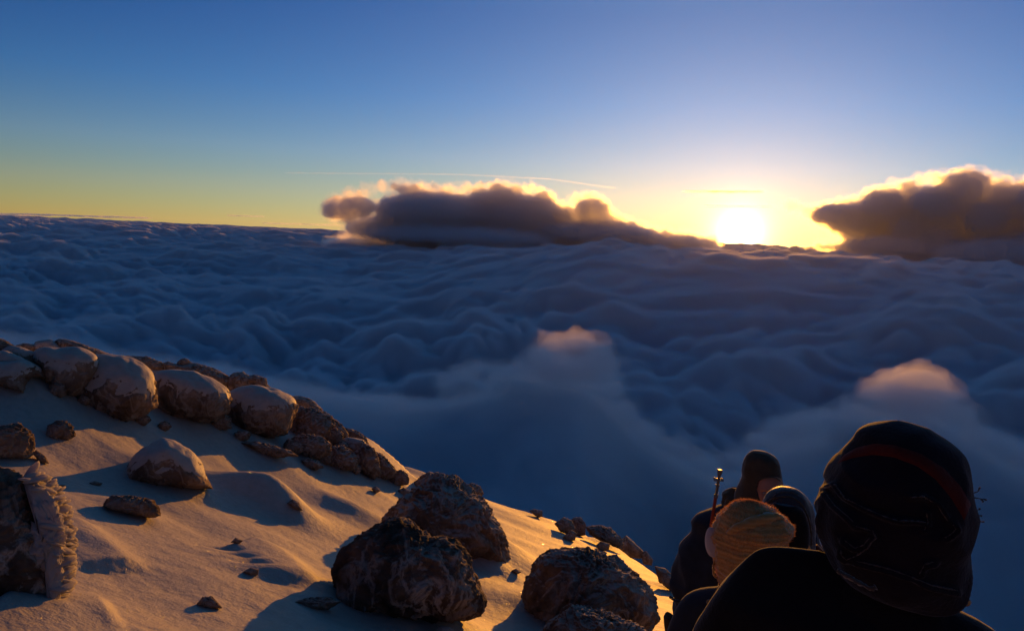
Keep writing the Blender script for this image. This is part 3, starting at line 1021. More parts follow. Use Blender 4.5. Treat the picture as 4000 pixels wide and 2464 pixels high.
 (Z1, [(395,1080),(410,1000),(480,962),(560,962),(612,1010),(632,1080),(570,1115),(470,1110)], 'small cauliflower shaped rime rock right of the block shaped rock', dict(mat='rime',crag=.12)),
 (Z1, [(1040,1475),(1070,1400),(1110,1300),(1200,1220),(1300,1160),(1395,1128),(1470,1158),(1600,1230),(1685,1320),(1725,1420),(1775,1520),(1600,1520),(1300,1500)], 'dome shaped rock wrapped in smooth snow with a rough frosted rim standing alone', dict(mat='rime',cap=1.2,deep=1.2,sub=6,base=(1400,1480))),
 (Z3, [(765,520),(800,470),(840,448),(920,448),(1050,460),(1125,480),(1160,530),(1175,590),(1100,605),(950,570),(820,550)], 'low flat rectangular rock lying in the middle of the golden snow', dict(mat='rime',crag=.08,deep=1.1)),
 (Z3, [(2120,500),(2160,470),(2200,490),(2230,550),(2180,548)], 'dark stone tip sticking out of the smooth snow mound', dict()),
 (Z3, [(1703,788),(1740,753),(1790,775),(1765,798)], 'tiny dark stone above the footprint in the golden snow', dict()),
 (Z3, [(1455,1245),(1500,1192),(1560,1188),(1612,1240),(1635,1270),(1520,1275)], 'small crumbly stone alone in the golden snow near the bottom edge', dict(crag=.09)),
 (Z3, [(1795,1005),(1850,975),(1905,990),(1900,1025),(1840,1030)], 'small flat stone just below the footprint in the golden snow', dict()),
 (Z3, [(425,372),(455,360),(490,370),(460,382)], 'tiny dark stone beside the rimed rock wall on the left', dict()),
 (Z3, [(660,350),(700,335),(755,352),(740,368),(680,366)], 'small stone lying in the blue shadow of the dome shaped rock', dict()),
 (Z3, [(240,130),(270,110),(330,150),(360,205),(300,200)], 'thin snow crusted stone trailing right of the block shaped rock', dict(crag=.08)),
]
_rg = random.Random(21)
_line = [(60, 1475), (230, 1520), (330, 1560), (560, 1640), (640, 1665), (870, 1650), (1000, 1560), (1090, 1590), (1130, 1640), (1180, 1650), (1210, 1700), (1290, 1700),
         (1330, 1745), (1400, 1745), (1440, 1800), (1480, 1790), (1515, 1835), (1390, 1830), (1270, 1790), (1150, 1745), (950, 1700), (60, 1400), (720, 1420), (1560, 1868)]
_ord = 'leftmost second third fourth fifth sixth seventh eighth ninth tenth eleventh twelfth thirteenth fourteenth fifteenth sixteenth seventeenth eighteenth nineteenth twentieth'.split() + ['fourth from the right', 'third from the right', 'second from the right', 'rightmost']
for j_, (x_, y_) in enumerate(sorted(_line)):
    r_ = _rg.uniform(20, 40)
    pl_ = [(x_ + r_ * _rg.uniform(.8, 1.25) * math.cos(a_), y_ + r_ * .75 * _rg.uniform(.8, 1.2) * math.sin(a_)) for a_ in np.linspace(0, 2 * math.pi, 10)[:-1]]
    ROCKS.append((lambda P: P, pl_, 'small rough rock, ' + _ord[j_] + (' from the left' if 0 < j_ < 20 else '') + ' among those wedged along the ridge', dict(crag=.1, group='small rocks wedged along the ridge')))
# snow banked up round the foot of every larger rock
_foot = []
for i, (zf, poly, lab, op) in enumerate(ROCKS):
    P_ = np.array(zf(poly), float)
    x0_, x1_, y1_ = P_[:, 0].min(), P_[:, 0].max(), P_[:, 1].max()
    if x1_ - x0_ > 70:
        bp_ = zf([op['base']])[0] if 'base' in op else ((x0_ + x1_) / 2, y1_ - 6)
        h_ = hit(*bp_)
        wm_ = (x1_ - x0_) / F * h_.length * .85
        _foot.append((h_.x * 1.02, h_.y * 1.02, wm_ * .72, wm_ * .6, 0, wm_ * (.10 if i < 31 else .13)))
BUMPS += _foot
make_ground()
for i, (zf, poly, lab, op) in enumerate(ROCKS):
    op = dict(op)
    cap = op.pop('cap', 0)
    off = op.pop('off', 0)
    mt = ROCKM[op.pop('mat', 'ridge')]
    P = zf(poly)
    big = max(p[0] for p in P) - min(p[0] for p in P)
    if 'base' in op:
        op['base'] = zf([op['base']])[0]
    if i < 31 and big > 60:
        op['swell'] = 1.15
    op.setdefault('sub', 6 if big > 125 else 5 if big > 40 else 4)
    nm = 'boulder' if big > 180 else ('stone' if big < 45 else 'rock')
    o, info = rock(nm, lab, P, mt, 300 + 11 * i, cat=nm, **op)
    if cap:
        snow_cap(o, info, 900 + i, thick=.035 + .018 * min(cap, 1.5), need=.45 - .2 * cap)

# the rimed rock wall at the left edge with feathers of ice growing into the wind
wall, winfo = rock('boulder', 'dark rock wall at the left edge with feathers of golden rime down its right side',
                   Z3([(-330, 330), (-100, 230), (0, 245), (70, 270), (150, 320), (200, 380), (245, 560), (315, 740), (385, 850), (360, 950), (388, 1050), (385, 1190), (250, 1240), (0, 1180), (-300, 1150)]),
                   ROCKM['dark'], 777, base=Z3([(150, 1120)])[0], deep=.9, sub=7, crag=.05, rough=.06, cat='boulder')
crust, cinfo = rock('rime_crust', None, Z3([(170, 300), (240, 310), (330, 390), (415, 480), (450, 600), (478, 770), (468, 900), (470, 1050), (450, 1180), (400, 1320), (350, 1260), (360, 1100), (350, 950), (340, 850), (300, 700), (240, 560), (190, 420)]),
                    RIME, 781, dist=np.linalg.norm(np.array(winfo[0])) - .12, deep=.5, sub=6, crag=.09, rough=.05, cat=None, swell=1.0)
crust.parent = wall
crust.location = crust.location - wall.location
_edge = Z3([(150, 315), (200, 345), (255, 420), (290, 520), (320, 620), (345, 720), (380, 820), (385, 920), (390, 1020), (395, 1120), (395, 1200), (370, 1280)])
_out = Z3([(240, 300), (335, 380), (435, 470), (450, 560), (485, 660), (508, 770), (495, 860), (498, 960), (495, 1050), (480, 1130), (455, 1220), (405, 1330)])
fd = []
rf = random.Random(12)
wd = np.linalg.norm(np.array(winfo[0]))
for k in range(6):
    bm = bmesh.new()
    bmesh.ops.create_icosphere(bm, subdivisions=2, radius=1)
    me = bpy.data.meshes.new('rime_feather')
    bm.to_mesh(me)
    bm.free()
    me.materials.append(RIME)
    P = np.empty(len(me.vertices) * 3, np.float32)
    me.vertices.foreach_get('co', P)
    P = P.reshape(-1, 3).astype(float)
    P *= (1 + .25 * pn3(P * 1.7 + k * 3, 31 + k))[:, None]
    P[:, 0] = P[:, 0] * .5 + .42
    P[:, 1] *= .34 * (.65 + .5 * P[:, 0])
    P[:, 2] *= .08
    P[:, 1] *= 1 - .55 * np.clip(P[:, 0], 0, 1)
    me.vertices.foreach_set('co', P.astype(np.float32).ravel())
    me.polygons.foreach_set('use_smooth', [True] * len(me.polygons))
    fd.append(me)
nfe = 290
for i in range(nfe):
    t = (i + rf.random()) / nfe * (len(_edge) - 1)
    k = min(int(t), len(_edge) - 2)
    f = t - k
    e0 = np.array(_edge[k]) * (1 - f) + np.array(_edge[k + 1]) * f
    o0 = np.array(_out[k]) * (1 - f) + np.array(_out[k + 1]) * f
    u = rf.random() ** .8 * 1.05 - .22
    p = e0 * (1 - u) + o0 * u
    dp = wd - .10 + .14 * u + rf.uniform(-.03, .03)
    a = ray(*p) * dp
    q = o0 + (o0 - e0) * .3 + np.array((0, rf.uniform(-60, 30)))
    b = ray(*q) * (dp + .05)
    xa = (b - a).normalized()
    za = (Vector((0, 0, 1)) + Vector((rf.uniform(-.5, .5), rf.uniform(-.7, .3), 0)))
    ya = za.cross(xa).normalized()
    za = xa.cross(ya)
    ln_ = rf.uniform(.045, .12) * (1.15 - .3 * u)
    Mx = Matrix((xa, ya, za)).transposed().to_4x4() @ Matrix.Diagonal((ln_, ln_ * rf.uniform(.8, 1.3), ln_ * rf.uniform(.7, 1.5), 1))
    fo = bpy.data.objects.new('rime_feather', fd[i % 6])
    C.objects.link(fo)
    fo.parent = wall
    fo.matrix_local = Matrix.Translation(a - wall.location) @ Mx

# ------------------------------------------------------------------ people
def cloth(name, col, sheen=.6, rough=.9, frost=0.0, scale=1.0, stripe=None, transl=0.0):
    """fabric with weave, creases and a dusting of rime; sheen gives the lit fuzz"""
    m = bpy.data.materials.new(name)
    m.use_nodes = True
    t = m.node_tree
    b = t.nodes['Principled BSDF']
    b.inputs['Roughness'].default_value = rough
    b.inputs['Specular IOR Level'].default_value = .15
    b.inputs['Sheen Weight'].default_value = sheen
    b.inputs['Sheen Roughness'].default_value = .35
    tc = t.nodes.new('ShaderNodeTexCoord')
    n1 = node(t, 'ShaderNodeTexNoise', i2=90.0 * scale, i3=5.0, i4=.65)
    n2 = node(t, 'ShaderNodeTexNoise', i2=11.0 * scale, i3=4.0, i4=.55)
    for n in (n1, n2):
        t.links.new(tc.outputs['Object'], n.inputs['Vector'])
    c = ramp(t, n2.outputs[0], [(.3, tuple(v * .75 for v in col)), (.7, tuple(min(1, v * 1.2) for v in col))])
    if stripe:
        wv = node(t, 'ShaderNodeTexWave', wave_type='BANDS', bands_direction='Z', i1=stripe[1], i2=2.5, i3=2.0)
        t.links.new(tc.outputs['Object'], wv.inputs['Vector'])
        c = mixrgb(t, 'MIX', ramp(t, wv.outputs[1], [(.35, (0, 0, 0)), (.65, (1, 1, 1))]), c, stripe[0])
    if frost > 0:
        f = ramp(t, math_node(t, 'ADD', n1.outputs[0], frost - .5), [(.56, (0, 0, 0)), (.68, (1, 1, 1))])
        c = mixrgb(t, 'MIX', f, c, (.62, .58, .52))
    t.links.new(c, b.inputs['Base Color'])
    bp = node(t, 'ShaderNodeBump')
    bp.inputs['Strength'].default_value = .6
    bp.inputs['Distance'].default_value = .004
    t.links.new(n1.outputs[0], bp.inputs['Height'])
    t.links.new(bp.outputs[0], b.inputs['Normal'])
    return m


def loft(name, rows, D, mat, parent, dep=.9, nseg=64, sub=6, p=2.2, off=0.0, fold=0.0, seed=1, fsc=9.0, rib=0.0, ribf=60.0, cap=True):
    """rings stacked down the picture: (py, x left, x right[, depth factor, depth offset])"""
    rows = [tuple(r) + (1.0, 0.0)[len(r) - 3:] for r in rows]
    ys = np.array([r[0] for r in rows], float)
    n = (len(rows) - 1) * sub + 1
    s = np.linspace(0, len(rows) - 1, n)
    ii = np.arange(len(rows))

    def sp(col):
        v = np.array([r[col] for r in rows], float)
        # smooth interpolation through the rows (Catmull-Rom)
        i = np.clip(np.floor(s).astype(int), 0, len(rows) - 2)
        f = s - i
        g = lambda k: v[np.clip(k, 0, len(v) - 1)]
        p0, p1, p2, p3 = g(i - 1), g(i), g(i + 1), g(i + 2)
        return .5 * (2 * p1 + (p2 - p0) * f + (2 * p0 - 5 * p1 + 4 * p2 - p3) * f ** 2 + (3 * p1 - p0 - 3 * p2 + p3) * f ** 3)
    Y, XL, XR, DF, OF = (sp(k) for k in range(5))
    th = np.linspace(0, 2 * np.pi, nseg, endpoint=False)
    c, sn = np.cos(th), np.sin(th)
    ce = np.sign(c) * np.abs(c) ** (2 / p)
    se = np.sign(sn) * np.abs(sn) ** (2 / p)
    V = []
    for y, xl, xr, df, of in zip(Y, XL, XR, DF, OF):
        cx = (xl + xr) / 2
        d = ray(cx, y)
        hd = Vector((d.x, d.y, 0)).normalized()
        rt = Vector((hd.y, -hd.x, 0))
        dist = D + off + of
        ctr = d * (dist / math.hypot(d.x, d.y))
        dl, dr_ = ray(xl, y), ray(xr, y)
        pln = ctr.dot(hd)
        hw = (dr_ * (pln / dr_.dot(hd)) - dl * (pln / dl.dot(hd))).dot(rt) / 2
        ctr = (dr_ * (pln / dr_.dot(hd)) + dl * (pln / dl.dot(hd))) / 2
        hdp = hw * dep * df
        for a, b_ in zip(ce, se):
            q = ctr + rt * (hw * a) + hd * (hdp * b_)
            V.append(q[:])
    V = np.array(V)
    if fold or rib:
        G = V.reshape(n, nseg, 3)
        cen = G.mean(1, keepdims=True)
        nr = G - cen
        nr /= np.maximum(np.linalg.norm(nr, axis=2, keepdims=True), 1e-6)
        Q = (V - V.mean(0)) * fsc + seed * 3.1
        Q[:, 2] *= .8
        h = fold * (.5 - np.abs(pn3(Q + .8 * pn3(Q * .7, seed + 9)[:, None], seed)) * 2.4 + .35 * pn3(Q * 2.7, seed + 1))
        if rib:
            h = h + rib * np.sin(V[:, 2] * ribf * 2 * np.pi + 2.0 * pn3(Q * .5, seed + 3))
        V = V + nr.reshape(-1, 3) * h[:, None]
    I = np.arange(n * nseg).reshape(n, nseg)
    nx = np.roll(I, -1, 1)
    q = np.stack([I[:-1], I[1:], nx[1:], nx[:-1]], -1).reshape(-1, 4)
    Fc = q
    me = bpy.data.meshes.new(name)
    verts = [tuple(v) for v in V]
    faces = [tuple(f) for f in Fc]
    if cap:
        for ring, flip in ((I[0], False), (I[-1], True)):
            cpt = V[ring].mean(0)
            verts.append(tuple(cpt))
            k = len(verts) - 1
            for a, b_ in zip(ring, np.roll(ring, -1)):
                faces.append((b_, a, k) if not flip else (a, b_, k))
    org = np.array(parent.location) if parent is not None else np.zeros(3)
    me.from_pydata([tuple(np.array(v) - org) for v in verts], [], faces)
    me.polygons.foreach_set('use_smooth', [True] * len(me.polygons))
    me.update()
    return link(name, me, mat, parent), V


def tube(name, pts, rad, mat, parent=None, seg=8, jitter=0.0, seed=1, flat=1.0):
    """a tube through world points; rad may be a list"""
    P = [Vector(p) for p in pts]
    rad = rad if isinstance(rad, (list, tuple)) else [rad] * len(P)
    Q, RD = [], []
    for i in range(len(P) - 1):
        g = lambda k: P[min(max(k, 0), len(P) - 1)]
        for k in range(6):
            f = k / 6
            p0, p1, p2, p3 = g(i - 1), g(i), g(i + 1), g(i + 2)
            Q.append(.5 * (2 * p1 + (p2 - p0) * f + (2 * p0 - 5 * p1 + 4 * p2 - p3) * f * f + (3 * p1 - p0 - 3 * p2 + p3) * f ** 3))
            RD.append(rad[i] * (1 - f) + rad[i + 1] * f)
    Q.append(P[-1])
    RD.append(rad[-1])
    rnd = random.Random(seed)
    verts, faces = [], []
    up = Vector((0, 0, 1))
    for i, c in enumerate(Q):
        t = (Q[min(i + 1, len(Q) - 1)] - Q[max(i - 1, 0)])
        t = t.normalized() if t.length > 1e-9 else Vector((0, 0, 1))
        a = t.cross(up if abs(t.z) < .95 else Vector((1, 0, 0))).normalized()
        b_ = a.cross(t)
        for k in range(seg):
            w_ = 2 * math.pi * k / seg
            r = RD[i] * (1 + rnd.uniform(-jitter, jitter))
            verts.append(c + a * (math.cos(w_) * r) + b_ * (math.sin(w_) * r * flat))
    for i in range(len(Q) - 1):
        for k in range(seg):
            a0, a1 = i * seg + k, i * seg + (k + 1) % seg
            faces.append((a0, a1, a1 + seg, a0 + seg))
    faces.append(tuple(range(seg))[::-1])
    faces.append(tuple(range((len(Q) - 1) * seg, len(Q) * seg)))
    org = Vector(parent.location) if parent is not None else Vector()
    me = bpy.data.meshes.new(name)
    me.from_pydata([v - org for v in verts], [], faces)
    me.polygons.foreach_set('use_smooth', [True] * len(me.polygons))
    me.update()
    return link(name, me, mat, parent)


def figure(root, H, az, mat, bend=0.0, arm='down', head=True):
    """one continuous body grown with the skin modifier: standing, feet on the snow at the root"""
    f = Vector((math.sin(az), math.cos(az), 0))
    r = Vector((f.y, -f.x, 0))
    u = Vector((0, 0, 1))
    P = lambda x, y, z: r * (x * H) + f * (y * H) + u * (z * H)
    V, E, RD = [], [], []

    def add(p, rad, par=None):
        V.append(p)
        RD.append(rad * H)
        if par is not None:
            E.append((par, len(V) - 1))
        return len(V) - 1
    pel = add(P(0, 0, .53), .075)
    sp1 = add(P(0, .01 + bend * .05, .62), .07, pel)
    che = add(P(0, .01 + bend * .12, .74), .085, sp1)
    nb = add(P(0, bend * .16, .82), .045, che)
    nk = add(P(0, .01 + bend * .18, .86), .034, nb)
    if head:
        h1 = add(P(0, .02 + bend * .19, .915), .056, nk)
        add(P(0, .015 + bend * .19, .965), .045, h1)
    for s in (-1, 1):
        sh = add(P(s * .105, bend * .15, .805), .038, nb)
        el = add(P(s * .15, -.01 + bend * .15, .64), .028, sh)
        wr = add(P(s * .15, .05 + bend * .17, .50), .018, el)
        hd = add(P(s * .15, .06 + bend * .18, .465), .021, wr)
        for k, (dx, ln) in enumerate(((-.018, .035), (-.006, .043), (.006, .041), (.018, .033))):
            a = add(P(s * .15 + dx * .8, .065 + bend * .18, .44), .0058, hd)
            b_ = add(P(s * .15 + dx, .075 + bend * .18, .44 - ln * .6), .0052, a)
            add(P(s * .15 + dx, .068 + bend * .18, .44 - ln), .0045, b_)
        th1 = add(P(s * .15 - s * .022, .085 + bend * .18, .455), .0062, hd)
        add(P(s * .15 - s * .026, .1 + bend * .18, .437), .0052, th1)
        hp = add(P(s * .05, 0, .49), .062, pel)
        kn = add(P(s * .058, .015, .27), .04, hp)
        an = add(P(s * .06, -.01, .045), .026, kn)
        add(P(s * .065, .075, .018), .02, an)
    me = bpy.data.meshes.new('body')
    me.from_pydata([v for v in V], E, [])
    o = bpy.data.objects.new('body', me)
    C.objects.link(o)
    sk = o.modifiers.new('skin', 'SKIN')
    sk.use_smooth_shade = True
    for i, rd in enumerate(RD):
        me.skin_vertices[0].data[i].radius = (rd, rd)
        me.skin_vertices[0].data[i].use_root = (i == 0)
    sb = o.modifiers.new('sub', 'SUBSURF')
    sb.levels = sb.render_levels = 2
    dg = bpy.context.evaluated_depsgraph_get()
    me2 = bpy.data.meshes.new_from_object(o.evaluated_get(dg))
    bpy.data.objects.remove(o)
    me2.name = 'body'
    me2.polygons.foreach_set('use_smooth', [True] * len(me2.polygons))
    return link('body', me2, mat, root)


def person_root(label, top_px, D):
    d = ray(*top_px)
    top = d * (D / math.hypot(d.x, d.y))
    gz = float(ground_z(top.x, top.y))
    o = bpy.data.objects.new('person', None)
    C.objects.link(o)
    o.location = (top.x, top.y, gz - .03)
    tag(o, label=label, cat='person')
    return o, top.z - gz


def at(px, py, D):
    d = ray(px, py)
    return d * (D / math.hypot(d.x, d.y))


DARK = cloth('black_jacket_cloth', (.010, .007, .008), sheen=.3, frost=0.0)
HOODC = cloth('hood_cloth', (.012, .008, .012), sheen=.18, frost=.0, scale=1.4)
REDB = cloth('dark_red_cloth', (.10, .012, .008), sheen=.3)
FROST = cloth('frosted_edge', (.10, .075, .055), sheen=.5, frost=.1, scale=2)
SKIN = cloth('skin', (.42, .20, .12), sheen=.0, rough=.55)
GREEN = cloth('dark_olive_cloth', (.075, .058, .035), sheen=.5)
NAVY = cloth('navy_jacket_cloth', (.03, .035, .045), sheen=.2)
KNIT = cloth('orange_brown_knit', (.60, .33, .11), sheen=1.0, frost=.03, scale=1.3, stripe=((.50, .25, .07), 24.0))
PALE = cloth('pale_fleece', (.55, .50, .48), sheen=.3)

from mathutils.bvhtree import BVHTree


def bvh_of(objs):
    V, Fc = [], []
    for o in objs:
        k = len(V)
        off = o.parent.location if o.parent else Vector()
        V += [v.co + off for v in o.data.vertices]
        Fc += [tuple(i + k for i in p.vertices) for p in o.data.polygons]
    return BVHTree.FromPolygons(V, Fc)


def on_surface(pts, bvh, lift, D=None):
    """points lying on the cloth where the given lines of sight meet it"""
    out_ = []
    for (x, y) in pts:
        d = ray(x, y)
        h = bvh.ray_cast(Vector(), d)
        t = h[3] if h[0] is not None else (out_[-1].length if out_ else D)
        out_.append(d * (t - lift))
    return out_


def dense(pts, n=5):
    o = []
    for (x0, y0), (x1, y1) in zip(pts[:-1], pts[1:]):
        o += [(x0 + (x1 - x0) * k / n, y0 + (y1 - y0) * k / n) for k in range(n)]
    return o + [pts[-1]]


def strip(name, top, bot, bvh, lift, mat, parent, n=40, m=6):
    """a band of cloth lying on the surface between two lines"""
    def samp(L):
        L = np.array(L, float)
        t = np.concatenate([[0], np.cumsum(np.hypot(*np.diff(L, axis=0).T))])
        u = np.linspace(0, t[-1], n)
        return np.stack([np.interp(u, t, L[:, 0]), np.interp(u, t, L[:, 1])], -1)
    A, B = samp(top), samp(bot)
    verts, faces = [], []
    for i in range(n):
        for j in range(m):
            f = j / (m - 1)
            x, y = A[i] * (1 - f) + B[i] * f
            lf = lift * (math.sin(math.pi * f) ** .4 if 0 < f < 1 else -.3)
            d = ray(x, y)
            h = bvh.ray_cast(Vector(), d)
            t = h[3] if h[0] is not None else (verts[-1].length if verts else 1.4)
            verts.append(d * (t - lf))
    for i in range(n - 1):
        for j in range(m - 1):
            k = i * m + j
            faces.append((k, k + 1, k + m + 1, k + m))
    me = bpy.data.meshes.new(name)
    me.from_pydata([v - parent.location for v in verts], [], faces)
    me.polygons.foreach_set('use_smooth', [True] * len(me.polygons))
    return link(name, me, mat, parent)


# --- the person closest to the camera: huge dark head seen from behind
D1 = 1.45
p1, h1 = person_root('closest person, huge dark hooded head seen from behind with frosted scarf folds', (3510, 1643), D1)
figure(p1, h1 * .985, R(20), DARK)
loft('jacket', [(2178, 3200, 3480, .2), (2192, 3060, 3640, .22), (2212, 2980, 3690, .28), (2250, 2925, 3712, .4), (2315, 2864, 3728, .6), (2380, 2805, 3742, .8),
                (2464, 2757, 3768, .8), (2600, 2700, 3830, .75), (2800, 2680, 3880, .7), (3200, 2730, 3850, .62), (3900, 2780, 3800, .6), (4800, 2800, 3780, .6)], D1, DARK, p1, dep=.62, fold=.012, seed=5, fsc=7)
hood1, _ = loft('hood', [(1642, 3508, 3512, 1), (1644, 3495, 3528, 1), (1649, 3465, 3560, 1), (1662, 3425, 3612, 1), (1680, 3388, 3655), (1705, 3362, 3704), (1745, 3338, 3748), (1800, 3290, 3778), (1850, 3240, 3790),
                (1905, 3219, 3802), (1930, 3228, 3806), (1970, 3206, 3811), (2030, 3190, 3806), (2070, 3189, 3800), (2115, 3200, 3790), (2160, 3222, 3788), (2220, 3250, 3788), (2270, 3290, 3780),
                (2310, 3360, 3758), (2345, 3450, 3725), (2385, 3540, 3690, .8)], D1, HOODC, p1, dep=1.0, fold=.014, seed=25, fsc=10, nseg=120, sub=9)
# the dark red band that runs slanting round the hat
FOLDS = [([(3221, 1905), (3262, 1893), (3300, 1945), (3380, 1985), (3450, 2015), (3510, 2035), (3560, 2034), (3618, 2040)], .0045),
         ([(3555, 1942), (3608, 1938), (3660, 1970), (3703, 2035)], .004),
         ([(3345, 2055), (3408, 2072), (3420, 2098), (3388, 2140), (3345, 2170), (3308, 2186), (3285, 2166), (3286, 2148)], .0042),
         ([(3345, 2190), (3480, 2222), (3560, 2252), (3640, 2285), (3740, 2305)], .0045),
         ([(3592, 2240), (3612, 2202), (3650, 2193)], .0035),
         ([(3228, 1930), (3262, 1975), (3310, 2015), (3345, 2050)], .0025),
         ([(3620, 2000), (3625, 2040), (3610, 2070)], .0025),
         ([(3690, 2100), (3715, 2085), (3735, 2065), (3722, 2045)], .003),
         ([(3300, 2110), (3340, 2140), (3372, 2128), (3398, 2098)], .0028)]
# the cloth itself stands up in a ridge along every fold
_co = np.empty(len(hood1.data.vertices) * 3, np.float32)
hood1.data.vertices.foreach_get('co', _co)
_co = _co.reshape(-1, 3).astype(float)
_W = _co + np.array(p1.location)
_L = _W @ np.array(M)
_px, _py = 2000 + F * _L[:, 0] / -_L[:, 2], 1232 - F * _L[:, 1] / -_L[:, 2]
_c = _W.mean(0)
_out = (_W - _c) / np.linalg.norm(_W - _c, axis=1)[:, None]
_front = (_out * _c).sum(1) < .25 * np.linalg.norm(_c)
_h = np.zeros(len(_W))
for pp, rd in FOLDS:
    dd, tt = seg_dist(_px, _py, np.array(pp, float))
    a_ = np.abs(dd)
    _h = np.maximum(_h, np.exp(-(a_ / 13) ** 2) * 1.0) - .35 * np.exp(-((dd + 30) / 16) ** 2)
_co += _out * (_h * .010 * _front)[:, None]
hood1.data.vertices.foreach_set('co', _co.astype(np.float32).ravel())
hood1.data.update()
B1 = bvh_of([hood1])
strip('headband', [(3295, 1775), (3345, 1745), (3420, 1728), (3500, 1735), (3600, 1768), (3690, 1825), (3755, 1895), (3796, 1965)],
      [(3268, 1812), (3330, 1790), (3410, 1778), (3490, 1788), (3580, 1822), (3650, 1872), (3715, 1950), (3765, 2035)], B1, .003, REDB, p1)
for i, (pp, rd) in enumerate(FOLDS):
    rj = random.Random(70 + i)
    tube('fold', on_surface(dense(pp), B1, -rd * .1, D1), [rd * .2] + [rd * rj.uniform(.12, .5) for _ in range(5 * len(pp) - 6)] + [rd * .1], FROST, p1, seg=8, jitter=.6, seed=i, flat=.7)
tube('zip_tag', [at(x, y, D1 - .24) for x, y in ((3270, 2226), (3300, 2246), (3350, 2271), (3400, 2297), (3422, 2291))], .0028, FROST, p1, jitter=.7, seed=3)
for i, (x, y, dx, dy) in enumerate(((3806, 1925, 22, -22), (3810, 1945, 45, 8), (3812, 1942, 30, 18), (3810, 1992, 18, -6), (3806, 2012, 30, 2), (3800, 2035, 45, 3), (3795, 2060, 8, 12), (3790, 2090, -2, 16))):
    a = at(x - 6, y, D1)
    b_ = at(x + dx * .6, y + dy * .3, D1 + .01)
    c_ = at(x + dx, y + dy, D1 + .01)
    tube('hair_strand', [a, b_, c_], [.0008, .0008, .0016], FROST, p1, seg=5, jitter=.6, seed=i)
tube('braid_end', [at(3745, 2335, D1 + .02), at(3768, 2345, D1 + .02), at(3785, 2362, D1 + .02)], [.006, .008, .004], KNIT, p1, jitter=.3)

# --- the person in the knitted cap
D2 = 2.45
p2, h2 = person_root('person seen from behind in a frosted orange brown knitted slouch cap', (2930, 1957), D2)
figure(p2, h2 * .97, R(17), NAVY, head=True)
loft('jacket', [(2380, 2890, 3090, .4), (2450, 2860, 3180, .4), (2540, 2835, 3260, .45), (2750, 2810, 3300, .5), (3100, 2770, 3290, .6), (3700, 2790, 3260, .6)], D2, NAVY, p2, dep=.7, fold=.012, seed=31)
cap_rows = [(1959, 2930, 2934, .8), (1960, 2915, 2950, .8), (1966, 2885, 2985, .8), (1985, 2850, 3030, .85), (2010, 2828, 3072, .9), (2040, 2806, 3098, .95), (2065, 2795, 3094), (2085, 2786, 3074), (2108, 2783, 3070),
            (2130, 2782, 3080), (2165, 2784, 3078), (2200, 2790, 3068), (2240, 2800, 3050), (2285, 2816, 3030), (2330, 2832, 3010), (2360, 2850, 2990)]
kc, KV = loft('knitted_cap', cap_rows, D2, KNIT, p2, dep=.95, fold=.012, seed=41, fsc=14, nseg=110, sub=8, rib=.0016, ribf=42)
B2 = bvh_of([kc])
tube('cap_fold', on_surface([(2842, 2082), (2880, 2062), (2930, 2045), (2985, 2028), (3030, 2018), (3060, 2030)], B2, -.003, D2), [.006, .014, .018, .018, .014, .006], KNIT, p2, seg=12, jitter=.12)
# ice needles bristling from the wool: lit from behind along the outline
rnd = np.random.default_rng(8)
idx = rnd.integers(0, len(KV), 9000)
cen = KV.mean(0)
vv, ff = [], []
for i in idx:
    P_ = KV[i]
    nd = P_ - cen
    nd[2] *= .6
    nd /= np.linalg.norm(nd)
    up_ = 1.0 + .8 * (P_[2] > cen[2])
    L_ = rnd.uniform(.002, .0052) * up_
    dr = nd + rnd.normal(size=3) * .55
    dr /= np.linalg.norm(dr)
    s1 = np.cross(dr, rnd.normal(size=3))
    s1 /= np.linalg.norm(s1)
    s2 = np.cross(dr, s1)
    w_ = rnd.uniform(.0005, .0012)
    k = len(vv)
    vv += [P_ + s1 * w_, P_ - s1 * w_ * .5 + s2 * w_, P_ - s1 * w_ * .5 - s2 * w_, P_ + dr * L_]
    ff += [(k, k + 1, k + 3), (k + 1, k + 2, k + 3), (k + 2, k, k + 3)]
ice = bpy.data.materials.new('rime_needles')
ice.use_nodes = True
_t = ice.node_tree
_t.nodes.clear()
_o = _t.nodes.new('ShaderNodeOutputMaterial')
_d = _t.nodes.new('ShaderNodeBsdfDiffuse')
_d.inputs[0].default_value = (.75, .52, .28, 1)
_r = _t.nodes.new('ShaderNodeBsdfTranslucent')
_r.inputs[0].default_value = (.9, .62, .32, 1)
_m = _t.nodes.new('ShaderNodeMixShader')
_m.inputs[0].default_value = .55
_t.links.new(_d.outputs[0], _m.inputs[1])
_t.links.new(_r.outputs[0], _m.inputs[2])
_t.links.new(_m.outputs[0], _o.inputs[0])
me = bpy.data.meshes.new('rime_needles')
me.from_pydata([tuple(np.array(v) - np.array(p2.location)) for v in vv], [], ff)
tag(link('rime_needles', me, ice, p2), kind='stuff')
loft('ear_flap', [(2058, 2776, 2782, .5), (2064, 2766, 2796, .5), (2085, 2757, 2812, .5), (2115, 2753, 2820, .5), (2145, 2757, 2818, .5), (2168, 2768, 2808, .5), (2176, 2782, 2800, .5)], D2, PALE, p2, dep=.9, off=-.02)
tube('cord', [at(2793, 2180, D2 - .02), at(2786, 2215, D2 - .03), at(2790, 2245, D2 - .03), at(2806, 2262, D2 - .02), at(2812, 2300, D2 - .02)], .003, KNIT, p2, jitter=.5)
tube('strap', [at(2764, 2345, D2 - .05), at(2785, 2362, D2 - .06), at(2808, 2385, D2 - .06), at(2840, 2420, D2 - .04)], [.008, .016, .018, .02], KNIT, p2, seg=9, jitter=.3, flat=.5)

